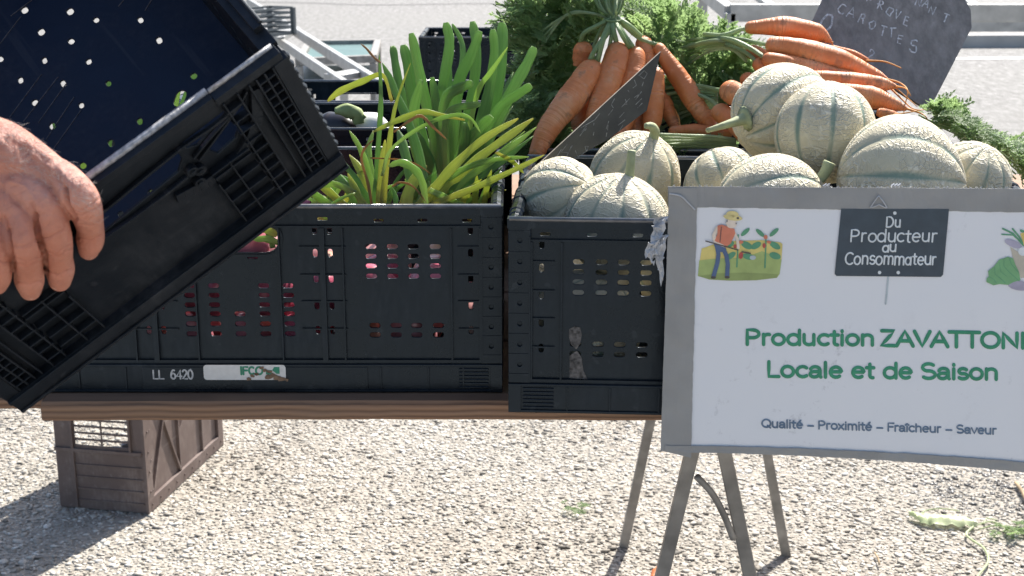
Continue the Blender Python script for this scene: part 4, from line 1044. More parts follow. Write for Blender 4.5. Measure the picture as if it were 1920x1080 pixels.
def bunch(label, carrots, D, tie, stemlist, spots, seed, rootlets=()):
    org = W(tie[0], tie[1], D); t = empty('carrot_bunch', org); tag(t, label, 'carrots', 'bunches of carrots with their leaves')
    for row in carrots:
        pts, rad = row[0], row[1]; d0, d1 = row[2] if len(row) > 2 else (D, D)
        n = len(pts); P = [W(x, y, d0+(d1-d0)*k/(n-1))-org for k, (x, y) in enumerate(pts)]; sc = (depth(org))/F
        root_mesh(P, [r*sc for r in rad]).build('carrot', M['carrot'], t, smooth=True)
    for pts, r in stemlist:
        n = len(pts); P = catmull([W(x, y, dd)-org for x, y, dd in pts], 6); mb = MB(); mb.tube(P, [r*depth(org)/F]*len(P), 7, tint=random.random()); mb.build('stem', M['carrot_stem'], t, smooth=True)
    for pts in rootlets:
        P = catmull([W(x, y, dd)-org for x, y, dd in pts], 6); mb = MB(); mb.tube(P, [2.4*sc, 1.2*sc, .8*sc], 6); mb.build('rootlet', M['rootlet'], t, smooth=True)
    if spots: fronds('foliage', [(p-org, d, L, ti) for p, d, L, ti in spots], t, seed=seed)
    return t
polyA = [(950, 0), (975, -60), (1160, -60), (1150, 30), (1100, 70), (1085, 120), (1050, 190), (1010, 250), (968, 262), (958, 200), (975, 120), (960, 60)]
SA = region_spots(polyA, 2.02, 2.35, 330, (1130, 60), (.05, .10), 3)+region_spots([(950, 190), (1010, 170), (1000, 300), (950, 280)], 1.94, 2.1, 80, (1100, 100), (.035, .06), 4)
SA += region_spots([(1060, 180), (1110, 150), (1230, 235), (1230, 262), (1040, 275)], 2.03, 2.15, 110, (1120, 60), (.04, .06), 14)
SA += region_spots([(1005, 240), (1060, 225), (1080, 300), (1010, 300)], 1.93, 2.0, 70, (1100, 150), (.03, .05), 15)
bunch('big bunch of carrots standing tips down behind the price slate, tied above', [
 ([(1107, 138), (1072, 185), (1030, 238), (1003, 296)], (27, 27, 22, 14), (1.97, 1.90)),
 ([(1093, 96), (1090, 112), (1087, 125)], (19, 17, 13), (2.0, 2.0)),
 ([(1098, 165), (1092, 205), (1082, 262)], (20, 20, 15), (2.01, 1.98)),
 ([(1157, 100), (1143, 150), (1122, 205), (1105, 260)], (23, 24, 21, 14), (1.98, 1.92)),
 ([(1190, 108), (1183, 160), (1172, 215), (1160, 260)], (22, 24, 21, 14), (1.99, 1.92)),
 ([(1207, 83), (1214, 115), (1218, 150), (1220, 200)], (17, 17, 15, 12), (2.01, 1.98)),
 ([(1236, 92), (1268, 138), (1300, 185), (1325, 222), (1338, 245)], (12, 18, 21, 18, 9), (2.0, 1.95)),
 ([(1229, 142), (1227, 190), (1222, 230), (1220, 250)], (17, 19, 18, 13), (1.97, 1.94)),
 ([(1243, 185), (1256, 215), (1270, 245), (1274, 256)], (15, 14, 9, 4), (2.0, 1.97)),
 ([(1190, 200), (1192, 232), (1195, 262)], (17, 15, 12), (1.99, 1.95)),
 ([(1262, 246), (1300, 244), (1345, 250), (1372, 248)], (9, 12, 12, 8), (1.95, 1.94))], 2.0, (1150, 60),
 [([(1150, 32, 2.0), (1120, 48, 1.99), (1095, 62, 1.99), (1088, 80, 2.0)], 4.5), ([(1148, 34, 2.0), (1140, 60, 1.98), (1118, 90, 1.97), (1106, 112, 1.97)], 5),
  ([(1150, 34, 2.0), (1150, 55, 1.98), (1156, 80, 1.98)], 5), ([(1152, 34, 2.0), (1168, 62, 1.98), (1186, 88, 1.98)], 5), ([(1155, 32, 2.0), (1180, 48, 1.99), (1202, 68, 2.0)], 4.5),
  ([(1152, 34, 2.0), (1163, 60, 1.97), (1180, 90, 1.98)], 4), ([(1147, 36, 2.0), (1132, 70, 1.97), (1120, 115, 1.97)], 5.5), ([(1156, 34, 2.0), (1196, 70, 2.0), (1232, 84, 2.0)], 4),
  ([(1143, 36, 2.0), (1125, 60, 2.0), (1108, 100, 2.0)], 4), ([(1150, 40, 1.99), (1146, 70, 1.98), (1138, 110, 1.99)], 4)] +
 [([(1150+random.uniform(-7, 7), 36, 2.0+random.uniform(-.008, .008)), (1150+dx*.55, 16, 2.0+random.uniform(-.02, .02)), (1150+dx, -20, 2.02), (1150+dx*2.2, -70, 2.08)], random.uniform(1.8, 2.9)) for dx in (-46, -38, -30, -24, -18, -12, -7, -3, 2, 6, 10, 15, 20, 26)] +
 [([(1145, 38, 2.0), (1110, 25, 2.0), (1060, 30, 2.03), (1000, 70+k*20, 2.06)], 2.6) for k in range(3)], SA, 1)
# string round the neck
mb = MB(); o0 = W(1150, 36, 1.998); ring = [o0+Vector((.0125*math.cos(a), .0125*math.sin(a), .002*math.sin(a))) for a in np.linspace(0, 2*math.pi, 20)]
mb.tube(ring, .0016, 6); tagme = mb.build('rubber_band', M['carrot_stem']); tag(tagme, 'pale tie wound round the neck of the big carrot bunch', 'tie')
polyB = [(1185, 20), (1230, 5), (1290, 45), (1350, 60), (1410, 105), (1420, 150), (1355, 170), (1330, 200), (1270, 130), (1225, 90)]
SB = region_spots(polyB, 2.04, 2.3, 230, (1320, 190), (.045, .09), 5)+region_spots([(1240, 110), (1380, 130), (1345, 250), (1300, 190)], 2.06, 2.2, 110, (1340, 170), (.04, .06), 6)
bunch('bunch of carrots lying heads left in front of the black slate', [
 ([(1408, 52), (1470, 50), (1530, 62), (1558, 78)], (12, 20, 18, 4), (2.0, 2.0)),
 ([(1452, 86), (1500, 95), (1570, 116), (1635, 140), (1664, 150)], (17, 23, 25, 14, 4), (1.95, 1.93)),
 ([(1442, 112), (1490, 124), (1550, 140), (1600, 146)], (14, 19, 18, 12), (1.93, 1.92)),
 ([(1412, 98), (1440, 110), (1480, 120)], (14, 15, 12), (1.98, 1.96)),
 ([(1425, 122), (1450, 132), (1500, 146)], (14, 15, 12), (1.95, 1.94)),
 ([(1530, 148), (1590, 152), (1650, 158), (1680, 162)], (15, 17, 14, 4), (1.90, 1.89)),
 ([(1575, 172), (1630, 182), (1672, 195), (1700, 204)], (15, 21, 13, 4), (1.87, 1.86)),
 ([(1612, 168), (1645, 174), (1668, 184)], (9, 11, 7), (1.90, 1.89)),
 ([(1652, 212), (1672, 216), (1690, 222)], (9, 9, 5), (1.84, 1.84)),
 ([(1560, 92), (1600, 102), (1628, 114)], (8, 8, 4), (2.0, 2.0))], 1.97, (1370, 70),
 [([(1406, 52, 2.0), (1385, 56, 2.0), (1355, 66, 2.0), (1320, 64, 2.03)], 4.5), ([(1450, 86, 1.95), (1420, 80, 1.97), (1380, 72, 1.99), (1330, 72, 2.02)], 4),
  ([(1440, 112, 1.93), (1410, 92, 1.96), (1370, 74, 1.98), (1325, 70, 2.03)], 4.5), ([(1425, 122, 1.95), (1400, 100, 1.97), (1360, 82, 1.99)], 4),
  ([(1412, 98, 1.98), (1390, 84, 1.99), (1340, 76, 2.0), (1280, 90, 2.05)], 4)]+
 [([(1400, 96+4*k, 1.99), (1370, 78+3*k, 2.0), (1330, 72+5*k, 2.02), (1290, 75+9*k, 2.05)], 2.6) for k in range(6)], SB, 2,
 [[(1660, 148, 1.93), (1688, 156, 1.90), (1702, 172, 1.87), (1695, 205, 1.86), (1697, 235, 1.86)], [(1678, 162, 1.89), (1698, 166, 1.87), (1708, 180, 1.86)],
  [(1698, 203, 1.86), (1725, 212, 1.84), (1738, 222, 1.83), (1735, 235, 1.83)], [(1655, 150, 1.92), (1690, 185, 1.88), (1715, 205, 1.86), (1750, 204, 1.85)],
  [(1665, 152, 1.92), (1680, 165, 1.90), (1720, 200, 1.87)], [(1560, 78, 2.0), (1561, 88, 2.0)], [(1660, 215, 1.84), (1690, 213, 1.83), (1730, 206, 1.82)],
  [(1625, 114, 1.99), (1660, 116, 1.97), (1690, 128, 1.96), (1672, 120, 1.97)], [(1640, 165, 1.90), (1670, 196, 1.86), (1700, 200, 1.86)]])
bunch('carrots with reddish shoulders wedged between the big bunch and the melons', [
 ([(1370, 172), (1385, 180), (1420, 200)], (22, 22, 18), (1.92, 1.90)),
 ([(1352, 212), (1372, 225), (1410, 245)], (19, 19, 15), (1.92, 1.88)),
 ([(1382, 240), (1400, 255), (1430, 270)], (16, 15, 12), (1.88, 1.86)),
 ([(1402, 150), (1430, 165), (1470, 180)], (15, 16, 12), (1.95, 1.92))], 1.93, (1335, 185),
 [([(1365, 172, 1.92), (1345, 168, 1.94), (1300, 160, 1.98), (1245, 165, 2.0)], 4), ([(1350, 212, 1.92), (1335, 190, 1.94), (1290, 172, 1.98), (1240, 178, 2.0)], 4)]+
 [([(1345, 172+4*k, 1.95), (1310, 166+6*k, 1.97), (1275, 165+8*k, 2.0), (1235, 160+12*k, 2.02)], 2.8) for k in range(8)], region_spots([(1240, 150), (1330, 150), (1340, 215), (1260, 230)], 2.0, 2.08, 70, (1340, 180), (.035, .055), 9), 3,
 [[(1270, 250, 1.95), (1274, 225, 1.96), (1266, 205, 1.97)]])
bunch('bundle of tied carrot stems lying along the rim of the melon crate', [
 ([(1400, 262), (1425, 266), (1450, 275)], (12, 12, 9), (1.89, 1.88))], 1.9, (1300, 262),
 [([(1380, 262+3*k, 1.89), (1340, 256+5*k, 1.885+.004*k), (1290, 254+5*k, 1.885+.004*k), (1235, 252+7*k, 1.89)], 3.0) for k in range(7)],
 region_spots([(1235, 256), (1380, 262), (1380, 278), (1240, 284)], 1.90, 1.95, 60, (1300, 240), (.025, .04), 10), 4)
SC = region_spots([(1742, 195), (1775, 190), (1830, 240), (1900, 262), (1935, 275), (1935, 330), (1870, 270), (1790, 245)], 1.75, 1.95, 170, (1720, 230), (.03, .055), 11, up=.1)
t = empty('carrot_leaves', W(1760, 215, 1.85)); tag(t, 'loose feathery carrot leaves trailing over the right end of the melon heap', 'carrot leaves'); og = t.location.copy()
fronds('foliage', [(p-og, d, L, ti) for p, d, L, ti in SC], t, seed=8)
for k in range(5):
    P = catmull([W(1722+6*k, 215+6*k, 1.83)-og, W(1790+4*k, 250-6*k, 1.83)-og, W(1850, 262+5*k, 1.82)-og, W(1905, 300+9*k, 1.80)-og], 6); mb = MB(); mb.tube(P, .0011, 6, tint=.8); mb.build('stem', M['carrot_stem'], t, smooth=True)

# ------------------------------------------------------------------ second row of crates: aubergine and white root
p = W(668, 226, 2.17); t = empty('aubergine', p); tag(t, 'dark aubergine with a green cap in the crate behind the onions', 'aubergine')
mb = MB(); mb.tube(catmull([W(590, 238, 2.19)-p, W(625, 242, 2.18)-p, W(655, 238, 2.16)-p, W(668, 233, 2.155)-p], 6), [.016, .028, .025, .018, .008], 18); mb.build('fruit', M['aubergine'], t, smooth=True)
mb = MB(); mb.tube(catmull([W(628, 208, 2.14)-p, W(650, 208, 2.14)-p, W(668, 214, 2.14)-p, W(672, 232, 2.14)-p], 6), [.005, .011, .012, .008], 10, wig=.15); mb.tube(catmull([W(668, 216, 2.14)-p, W(678, 220, 2.14)-p, W(684, 216, 2.14)-p], 4), .004, 8); mb.build('calyx', M['calyx'], t, smooth=True)
mb = MB(); mb.tube(catmull([W(655, 250, 2.17), W(680, 240, 2.17), W(705, 240, 2.17), W(730, 248, 2.17)], 6), [.012, .024, .024, .010], 16)
tag(mb.build('white_root', M['turnip'], smooth=True), 'white root vegetable lying beside the dark aubergine', 'vegetable')

# ================================================================== SIGN
def SD(px): t = (px-1245)/700; return 1.402-.022*t-.012*t*t
def S(px, py, wv): return W(px, py, SD(px)) + Vector((.03, -1, .0)).normalized()*wv
def sL(v): return 1254-16*v
def sT(u): return 349+5*u
def sB(u): return 846+8*u+38*u**2.1
sign = empty('market_sign', S(1600, 600, 0)); tag(sign, 'white producer sign with green lettering and a grey taped border, leaning on the melon crate', 'sign')
SO = sign.location.copy()
def onsign(mb, name, m, label=None, smooth=False, bev=0):
    mb.v = [tuple(Vector(v)-SO) for v in mb.v]; o = mb.build(name, m, sign, bev, smooth)
    if label: o['label'] = label
    return o
def patch(mb, fx, fy, nu, nv, wf, back=None):
    """grid patch over (u,v); wf(u,v)->offset; optional back offset closes it as a slab"""
    g = [[mb.addv(S(fx(i/nu, j/nv), fy(i/nu, j/nv), wf(i/nu, j/nv))) for i in range(nu+1)] for j in range(nv+1)]
    for j in range(nv):
        for i in range(nu): mb.f.append((g[j][i], g[j][i+1], g[j+1][i+1], g[j+1][i]))
    if back is not None:
        h = [[mb.addv(S(fx(i/nu, j/nv), fy(i/nu, j/nv), back)) for i in range(nu+1)] for j in range(nv+1)]
        for j in range(nv):
            for i in range(nu): mb.f.append((h[j][i], h[j+1][i], h[j+1][i+1], h[j][i+1]))
        for i in range(nu): mb.f.append((g[0][i], h[0][i], h[0][i+1], g[0][i+1])); mb.f.append((g[nv][i], g[nv][i+1], h[nv][i+1], h[nv][i]))
        for j in range(nv): mb.f.append((g[j][0], g[j+1][0], h[j+1][0], h[j][0])); mb.f.append((g[j][nu], h[j][nu], h[j+1][nu], g[j+1][nu]))
XR = 1992
from mathutils import noise as mnoise
def wr(x, y, s=1): return .0006*mnoise.noise(Vector((x*s*.03, y*s*.03, 3.1)))+.0004*mnoise.noise(Vector((x*.12*s, y*.05*s, 7)))
def corner(u, v): return 16*max(0, 1-u/.035)*max(0, (v-.965)/.035)
mb = MB(); patch(mb, lambda u, v: sL(v)+3+(XR-sL(v)-6)*u, lambda u, v: sT(u)+3+(sB(u)-sT(u)-6)*v-corner(u, v), 30, 16, lambda u, v: 0, -.006); onsign(mb, 'backing_board', M['tape'])
pT = lambda px: 386+.016*(px-1300); pB = lambda px: 836+.012*(px-1295)+.00006*(px-1295)**2
def px_(u, v): a = 1303-12*v; return a+(1940-a)*u
mb = MB(); patch(mb, px_, lambda u, v: pT(px_(u, v))+(pB(px_(u, v))-pT(px_(u, v)))*v, 40, 24, lambda u, v: .0009+.0003*mnoise.noise(Vector((u*5, v*4, 0)))); onsign(mb, 'paper', M['paper'], smooth=True)
# tape: top, left, bottom, right strips with wrinkled, slightly ragged edges
rg = random.Random(9)
def rag(x): return 1.1*mnoise.noise(Vector((x*.045, 2.2, 0)))+.7*mnoise.noise(Vector((x*.3, 5.2, 0)))
def xs(u): return 1252+(XR-1252)*u
mb = MB(); patch(mb, lambda u, v: xs(u), lambda u, v: (sT(u)+rag(xs(u))*.8)*(1-v)+(pT(xs(u))+2+rag(xs(u)+90))*v, 120, 6, lambda u, v: .0016+wr(xs(u), 40*v), .0011); onsign(mb, 'tape_border', M['tape'], smooth=False)
mb = MB(); patch(mb, lambda u, v: sL(v)+(px_(0, v)+4-sL(v))*u+rag(v*480)*(1 if u > .5 else .5), lambda u, v: 352+(843-352)*v+14*(u)*v, 8, 90, lambda u, v: .0024+wr(40*u, 480*v), .0018); onsign(mb, 'tape_border', M['tape'])
def xs2(u): return 1246+(XR-1246)*u
mb = MB(); patch(mb, lambda u, v: xs2(u), lambda u, v: (pB(xs2(u))-2+rag(xs2(u)))*(1-v)+(sB(u)-corner(u, v)+rag(xs2(u)+40)*.7)*v, 120, 6, lambda u, v: .0032+wr(xs2(u), 40*v), .0027); onsign(mb, 'tape_border', M['tape'])
mb = MB(); patch(mb, lambda u, v: 1936+56*u, lambda u, v: 356+(884-356)*v, 6, 40, lambda u, v: .0040+wr(40*u, 480*v), .0034); onsign(mb, 'tape_border', M['tape'])
mb = MB(); mb.tube(catmull([S(1254, 362, .003), S(1275, 366, .0046), S(1288, 378, .0046), S(1302, 392, .0035)], 5), .0009, 6, flat=.5); onsign(mb, 'tape_fold', M['tape_torn'])
mb = MB()
for a, b, c in (((1630, 388), (1643, 368), (1646, 366)), ((1646, 366), (1655, 378), (1661, 388)), ((1632, 388), (1646, 382), (1660, 389))): mb.tube([S(*a, .0036), S(*b, .0044), S(*c, .0036)], .0007, 6)
onsign(mb, 'tape_fold', M['tape_torn'])
mb = MB()      # rough fibres along the top edge
for k in range(90):
    x = rg.uniform(1256, 1900); mb.tube([S(x, sT((x-1252)/740)+1, .001), S(x+rg.uniform(-4, 4), sT((x-1252)/740)-rg.uniform(1, 4), .0015)], .00035, 4)
for x in (1672, 1678, 1684, 1545, 1551): mb.tube([S(x, 352, .001), S(x+3, 344, .002), S(x-3, 348, .003)], .0009, 5)
onsign(mb, 'torn_fibre', M['tape_torn'])['kind'] = 'stuff'
# dangling scraps of tape at the left edge
def scrap(pts, w0):
    mb = MB(); n = len(pts); rows = []
    P = catmull([S(*p) for p in pts], 5); 
    for i, p in enumerate(P):
        t = i/(len(P)-1); hw = w0*(1-.75*t)*(1+.25*math.sin(i*1.9)); rows.append([mb.addv(p+Vector((s*hw, .003*math.sin(i*1.3+s*2), .004*s*math.sin(i*.9)))) for s in (-1, -.3, .4, 1)])
    for a, b in zip(rows, rows[1:]):
        for k in range(3): mb.f.append((a[k], a[k+1], b[k+1], b[k]))
    onsign(mb, 'tape_scrap', M['tape_torn'])
scrap([(1240, 405, .004), (1232, 428, .008), (1226, 455, .012), (1224, 478, .006), (1238, 482, .004)], .0072)
scrap([(1242, 440, .003), (1236, 465, .008), (1237, 500, .006), (1241, 530, .002)], .006)
scrap([(1238, 440, .010), (1218, 455, .014), (1212, 476, .012), (1226, 488, .008)], .005)
# lettering
def text(mb, *a, hw=3, wv=.0014, **k):
    for pl in lay(*a, **k): ribbon(mb, pl, hw, lambda x, y, w2: S(x, y, wv+w2))
mb = MB(); text(mb, 'Production', 1397, 645, 1640, 27, slope=.006, hw=3.3); text(mb, 'ZAVATTONI', 1650, 647, 1923, 27.5, slope=.018, hw=3.5); onsign(mb, 'lettering', M['green_text'], 'green lettering of the upper line')
mb = MB(); text(mb, 'Locale et de Saison', 1437, 705, 1872, 27.5, slope=.013, hw=3.3); onsign(mb, 'lettering', M['green_text'], 'green lettering of the lower line')
mb = MB(); text(mb, 'Qualité - Proximité - Fraîcheur - Saveur', 1427, 800, 1868, 14.5, slope=.030, hw=1.6); onsign(mb, 'lettering', M['slate_text'], 'small blue-grey lettering at the bottom')
cv = lambda zx, zy: (1290+zx/3.765, 380+zy/3.765)
def rp(poly): return [cv(*p) for p in poly]
def densify(poly, n=6):
    out = []
    for a, b in zip(poly, poly[1:]+poly[:1]):
        for k in range(n): out.append((a[0]+(b[0]-a[0])*k/n, a[1]+(b[1]-a[1])*k/n))
    return out
bd = MB(); flatpoly(bd, densify(rp([(1078, 42), (1838, 42), (1796, 505), (1780, 521), (1045, 514), (1032, 500)]), 8), S, .0021); onsign(bd, 'printed_board', M['ink_board'])
mb = MB(); rj = random.Random(3)
def hand(mb, t_, x0, y0, x1, h, slope=0, hw=1.6):
    t_ = t_.replace('a', 'ɑ'); a = cv(x0, y0); b = cv(x1, y0)
    for pl in lay(t_, a[0], a[1], b[0], h/3.765, slope=slope, jit=.035, shear=.06, rnd=rj): ribbon(mb, pl, hw, lambda x, y, w2: S(x, y, .0025+w2))
hand(mb, 'Du', 1390, 168, 1500, 72); hand(mb, 'Producteur', 1140, 272, 1750, 84); hand(mb, 'au', 1360, 342, 1472, 70); hand(mb, 'Consommateur', 1098, 430, 1750, 82, .006)
for q in ((1455, 70), (1347, 489), (1479, 489)): a = cv(*q); flatpoly(mb, rr(a[0], a[1], 6.5, 6.5, None, 4), S, .0026)
onsign(mb, 'lettering', M['ink_chalk'], 'pale handwritten-style words on the dark printed board')
mb = MB(); ribbon(mb, [cv(1410, 523), cv(1400, 640), cv(1393, 712)], 1.6, lambda x, y, w2: S(x, y, .0014+w2)); onsign(mb, 'printed_stake', M['ink_stake'])
def ell(x, y, a, b, ang, n=14): return [(x+a*math.cos(t)*math.cos(R_(ang))-b*math.sin(t)*math.sin(R_(ang)), y+a*math.cos(t)*math.sin(R_(ang))+b*math.sin(t)*math.cos(R_(ang))) for t in np.linspace(0, 2*math.pi, n+1)[:-1]]
lv = [0.0013]
def ink(mname, polys=(), lines=()):
    mb = MB(); lv[0] += .00012
    for p in polys: flatpoly(mb, rp(p), S, lv[0])
    for p, hw in lines: ribbon(mb, [cv(*q) for q in p], hw/3.765, lambda x, y, w2: S(x, y, lv[0]+w2*.2))
    onsign(mb, 'farmer_picture', M[mname])
ink('ink_field', [[(95, 322), (200, 285), (330, 268), (520, 262), (650, 278), (665, 290), (658, 400), (380, 440), (80, 420)]])
ink('ink_grass', [[(78, 405), (200, 392), (400, 385), (520, 340), (600, 370), (658, 400), (645, 500), (625, 528), (480, 545), (300, 548), (150, 540), (68, 515)]])
ink('ink_shade', [[(70, 515), (200, 496), (400, 490), (635, 503), (625, 528), (480, 545), (300, 548), (150, 540)]])
ink('ink_leaf', [ell(402, 205, 40, 15, -42), ell(605, 207, 42, 15, -42), ell(508, 212, 40, 15, 42), ell(412, 298, 44, 24, 28), ell(478, 300, 40, 22, -30), ell(612, 300, 42, 22, 30), ell(300, 372, 40, 20, -35), ell(425, 378, 44, 22, 12), ell(612, 372, 42, 24, 18), ell(300, 290, 26, 18, -40)])
ink('ink_stake', [ell(455, 385, 22, 16, 0)])
ink('ink_leaf', [], [([(352, 225), (348, 340), (342, 450)], 5), ([(548, 235), (545, 340), (540, 455)], 5)])
ink('ink_red', [ell(371, 370, 15, 25, 8), ell(535, 300, 12, 18, 0), ell(330, 305, 12, 14, 0)])
ink('ink_shirt', [ell(370, 275, 18, 12, 0), ell(545, 240, 14, 16, 0), ell(568, 275, 16, 10, 20)])
ink('ink_jeans', [[(178, 285), (232, 290), (268, 322), (262, 345), (225, 345), (190, 320)]], [([(202, 305), (212, 360), (205, 420), (178, 515)], 15), ([(245, 320), (268, 370), (278, 430), (273, 515)], 15)])
ink('ink_boot', [ell(176, 524, 18, 10, 0), ell(274, 522, 18, 10, 0)])
ink('ink_skin', [], [([(205, 175), (180, 225), (190, 270)], 13), ([(322, 205), (345, 250), (352, 315)], 10)])
ink('ink_shirt', [[(205, 158), (235, 150), (325, 182), (330, 215), (298, 285), (262, 310), (185, 265), (205, 215)]])
ink('ink_skin', [ell(303, 143, 38, 34, 0), ell(226, 292, 40, 8, 24)])
ink('ink_straw', [ell(313, 100, 68, 22, 8), ell(310, 78, 44, 24, 4)])
ink('ink_boot', [ell(348, 105, 9, 8, 0), ell(272, 125, 4, 6, 0), ell(336, 143, 4, 6, 0)], [([(122, 266), (250, 302), (350, 330)], 4), ([(378, 342), (435, 353)], 5), ([(232, 168), (222, 270)], 2.5)])
cv2 = lambda zx, zy: (1780+zx/5.4, 380+zy/5.4)
def ink2(mname, polys=(), lines=()):
    mb = MB(); lv[0] += .00012
    for p in polys: flatpoly(mb, [cv2(*q) for q in p], S, lv[0])
    for p, hw in lines: ribbon(mb, [cv2(*q) for q in p], hw/5.4, lambda x, y, w2: S(x, y, lv[0]+w2*.2))
    onsign(mb, 'basket_picture', M[mname])
lv[0] = .0013
ink2('ink_basket', [[(612, 445), (700, 500), (800, 560), (900, 560), (900, 740), (720, 760), (665, 660), (640, 560)]])
ink2('ink_leaf', [], [([(535, 260), (640, 310), (745, 430)], 9), ([(527, 318), (640, 325), (735, 410)], 7), ([(635, 262), (700, 340), (745, 420)], 9), ([(720, 280), (770, 300)], 12)])
ink2('ink_yellow', [[(712, 310), (760, 295), (830, 330), (820, 440), (750, 430)]])
ink2('ink_aubergine', [ell(640, 412, 92, 36, 22), ell(700, 835, 118, 50, 8), ell(800, 620, 40, 120, 10)])
ink2('ink_chalk', [ell(735, 490, 46, 44, 0), ell(830, 480, 50, 44, 0)])
ink2('ink_cabbage', [[(585, 542), (640, 560), (660, 620), (700, 700), (712, 780), (640, 800), (590, 828), (500, 820), (440, 832), (368, 800), (372, 760), (392, 740), (384, 690), (445, 640), (500, 570), (540, 560)]])
ink2('ink_leaf', [], [([(545, 570), (545, 640), (600, 700), (700, 790)], 3), ([(450, 650), (455, 720), (520, 770), (560, 810)], 3), ([(395, 745), (440, 770), (470, 810)], 3), ([(600, 560), (620, 620), (690, 700)], 3), ([(500, 600), (510, 690), (570, 740)], 2.5)])

# ================================================================== SLATES
def slate_obj(name, label, poly, Df, th, m):
    cx = sum(p[0] for p in poly)/len(poly); cy = sum(p[1] for p in poly)/len(poly); o = W(cx, cy, Df(cx, cy))
    pa, pb = W(cx+60, cy, Df(cx+60, cy)), W(cx, cy+60, Df(cx, cy+60)); pn_ = (pa-o).cross(pb-o).normalized()
    def onp(x, y):
        d = Cc(x, y, 1)-CAMP; return CAMP+d*((o-CAMP).dot(pn_)/d.dot(pn_))
    t = empty(name, o); tag(t, label, 'slate'); mb = MB(); n = len(poly)
    fr = [onp(x, y)-o for x, y in poly]; nrm = (fr[1]-fr[0]).cross(fr[-1]-fr[0]).normalized(); 
    if nrm.y > 0: nrm = -nrm
    a = [mb.addv(p) for p in fr]; b = [mb.addv(p-nrm*th) for p in fr]
    mb.f.append(tuple(a)); mb.f.append(tuple(b[::-1])); mb.build('board', m, t, bev=.0006)
    mb = MB(); e = [mb.addv(p) for p in [q for q in fr]]; e2 = [mb.addv(p-nrm*th) for p in fr]
    for k in range(n): mb.f.append((e[k], e[(k+1) % n], e2[(k+1) % n], e2[k]))
    mb.build('edge', M['slate_edge'], t)
    def mp(x, y, wv): return onp(x, y)-o+nrm*(wv+.0002)
    return t, mp
D1f = lambda x, y: 2.045+(205-y)*.00045
cz = lambda zx, zy: (1500+zx/4.909, zy/4.909)
t, mp = slate_obj('chalkboard', 'large grey slate with chalked words standing tilted behind the carrots', [(1562, -45), (1766, -28), (1806, -6), (1820, 18), (1822, 52), (1742, 207), (1512, 62)], D1f, .006, M['slate'])
mb = MB(); rj = random.Random(21)
SP = [0]
def letter(ch, zx, zy, h, ang, hw=1.6, mpf=None):
    cx, cy = cz(zx, zy) if mpf is None else (zx, zy); h = h/4.909 if mpf is None else h
    wj = h*.06; ang += rj.uniform(-7, 7)
    for st_ in G[ch][1]:
        pl = []
        for x, y in st_:
            X, Y = (x-.3)*h*.95+wj*mnoise.noise(Vector((x*3, y*3, cx)))*3, -(y-.5)*h+wj*mnoise.noise(Vector((x*3, y*3, cx+9)))*3; pl.append((cx+X*math.cos(R_(ang))-Y*math.sin(R_(ang)), cy+X*math.sin(R_(ang))+Y*math.cos(R_(ang))))
        ribbon(mb, pl, hw*rj.uniform(.8, 1.1), (mpf or mp), .0003)
for ch, x, y, h in (('C', 380, 82, 100), ('A', 470, 112, 88), ('R', 570, 168, 82), ('O', 657, 228, 78), ('T', 765, 282, 84), ('T', 842, 302, 84), ('E', 918, 362, 72), ('S', 1042, 425, 110),
                    ('P', 640, -12, 70), ('R', 738, 45, 82), ('O', 818, 102, 72), ('V', 896, 135, 76), ('E', 975, 190, 76), ('M', 1085, 15, 70), ('A', 1160, 25, 72), ('N', 1212, 92, 72), ('T', 1340, 165, 72)): letter(ch, x, y, h, 18 if ch != 'S' else 10, 1.3)
letter('0', 240, 220, 170, 8, 1.9); letter('2', 645, 505, 88, 20, 1.2)
mb.build('chalk_writing', M['chalk'], t)
D2f = lambda x, y: 1.632+(x-985)*.00012
t, mp2 = slate_obj('price_slate', 'narrow glossy dark price slate leaning diagonally above the melons with faint chalk writing', [(984, 332), (1239, 97), (1213, 207), (1140, 262), (1070, 300), (1000, 372), (984, 372)], D2f, .0035, M['slate_gloss'])
mb = MB()
c4 = lambda zx, zy: (980+zx/4.154, 90+zy/4.154)
for pts in (((905, 215), (945, 175), (970, 200), (945, 240), (915, 220)), ((870, 250), (885, 290), (860, 310)), ((820, 330), (830, 345)), ((940, 265), (930, 295)), ((925, 340), (880, 400)), ((905, 360), (870, 385)), ((925, 395), (880, 440)), ((930, 430), (895, 465)),
            ((830, 395), (770, 460)), ((800, 400), (812, 440), (790, 440)), ((715, 395), (690, 440), (705, 465)), ((700, 480), (665, 525)), ((790, 500), (755, 540)), ((795, 560), (745, 600)), ((780, 600), (750, 650)), ((670, 570), (650, 630)), ((665, 600), (660, 640)), ((655, 660), (650, 690)),
            ((600, 510), (560, 560), (455, 620)), ((495, 610), (460, 650), (490, 640), (500, 620), (470, 650), (445, 685)), ((555, 655), (550, 680)), ((555, 585), (552, 600)), ((345, 750), (300, 810), (355, 815), (385, 760)), ((375, 770), (335, 860)), ((300, 790), (250, 870)), ((410, 800), (430, 850), (500, 800), (510, 765), (485, 765), (495, 800))):
    ribbon(mb, [c4(*p) for p in pts], .7, mp2, .0003)
mb.build('chalk_writing', M['chalk_faint'], t)

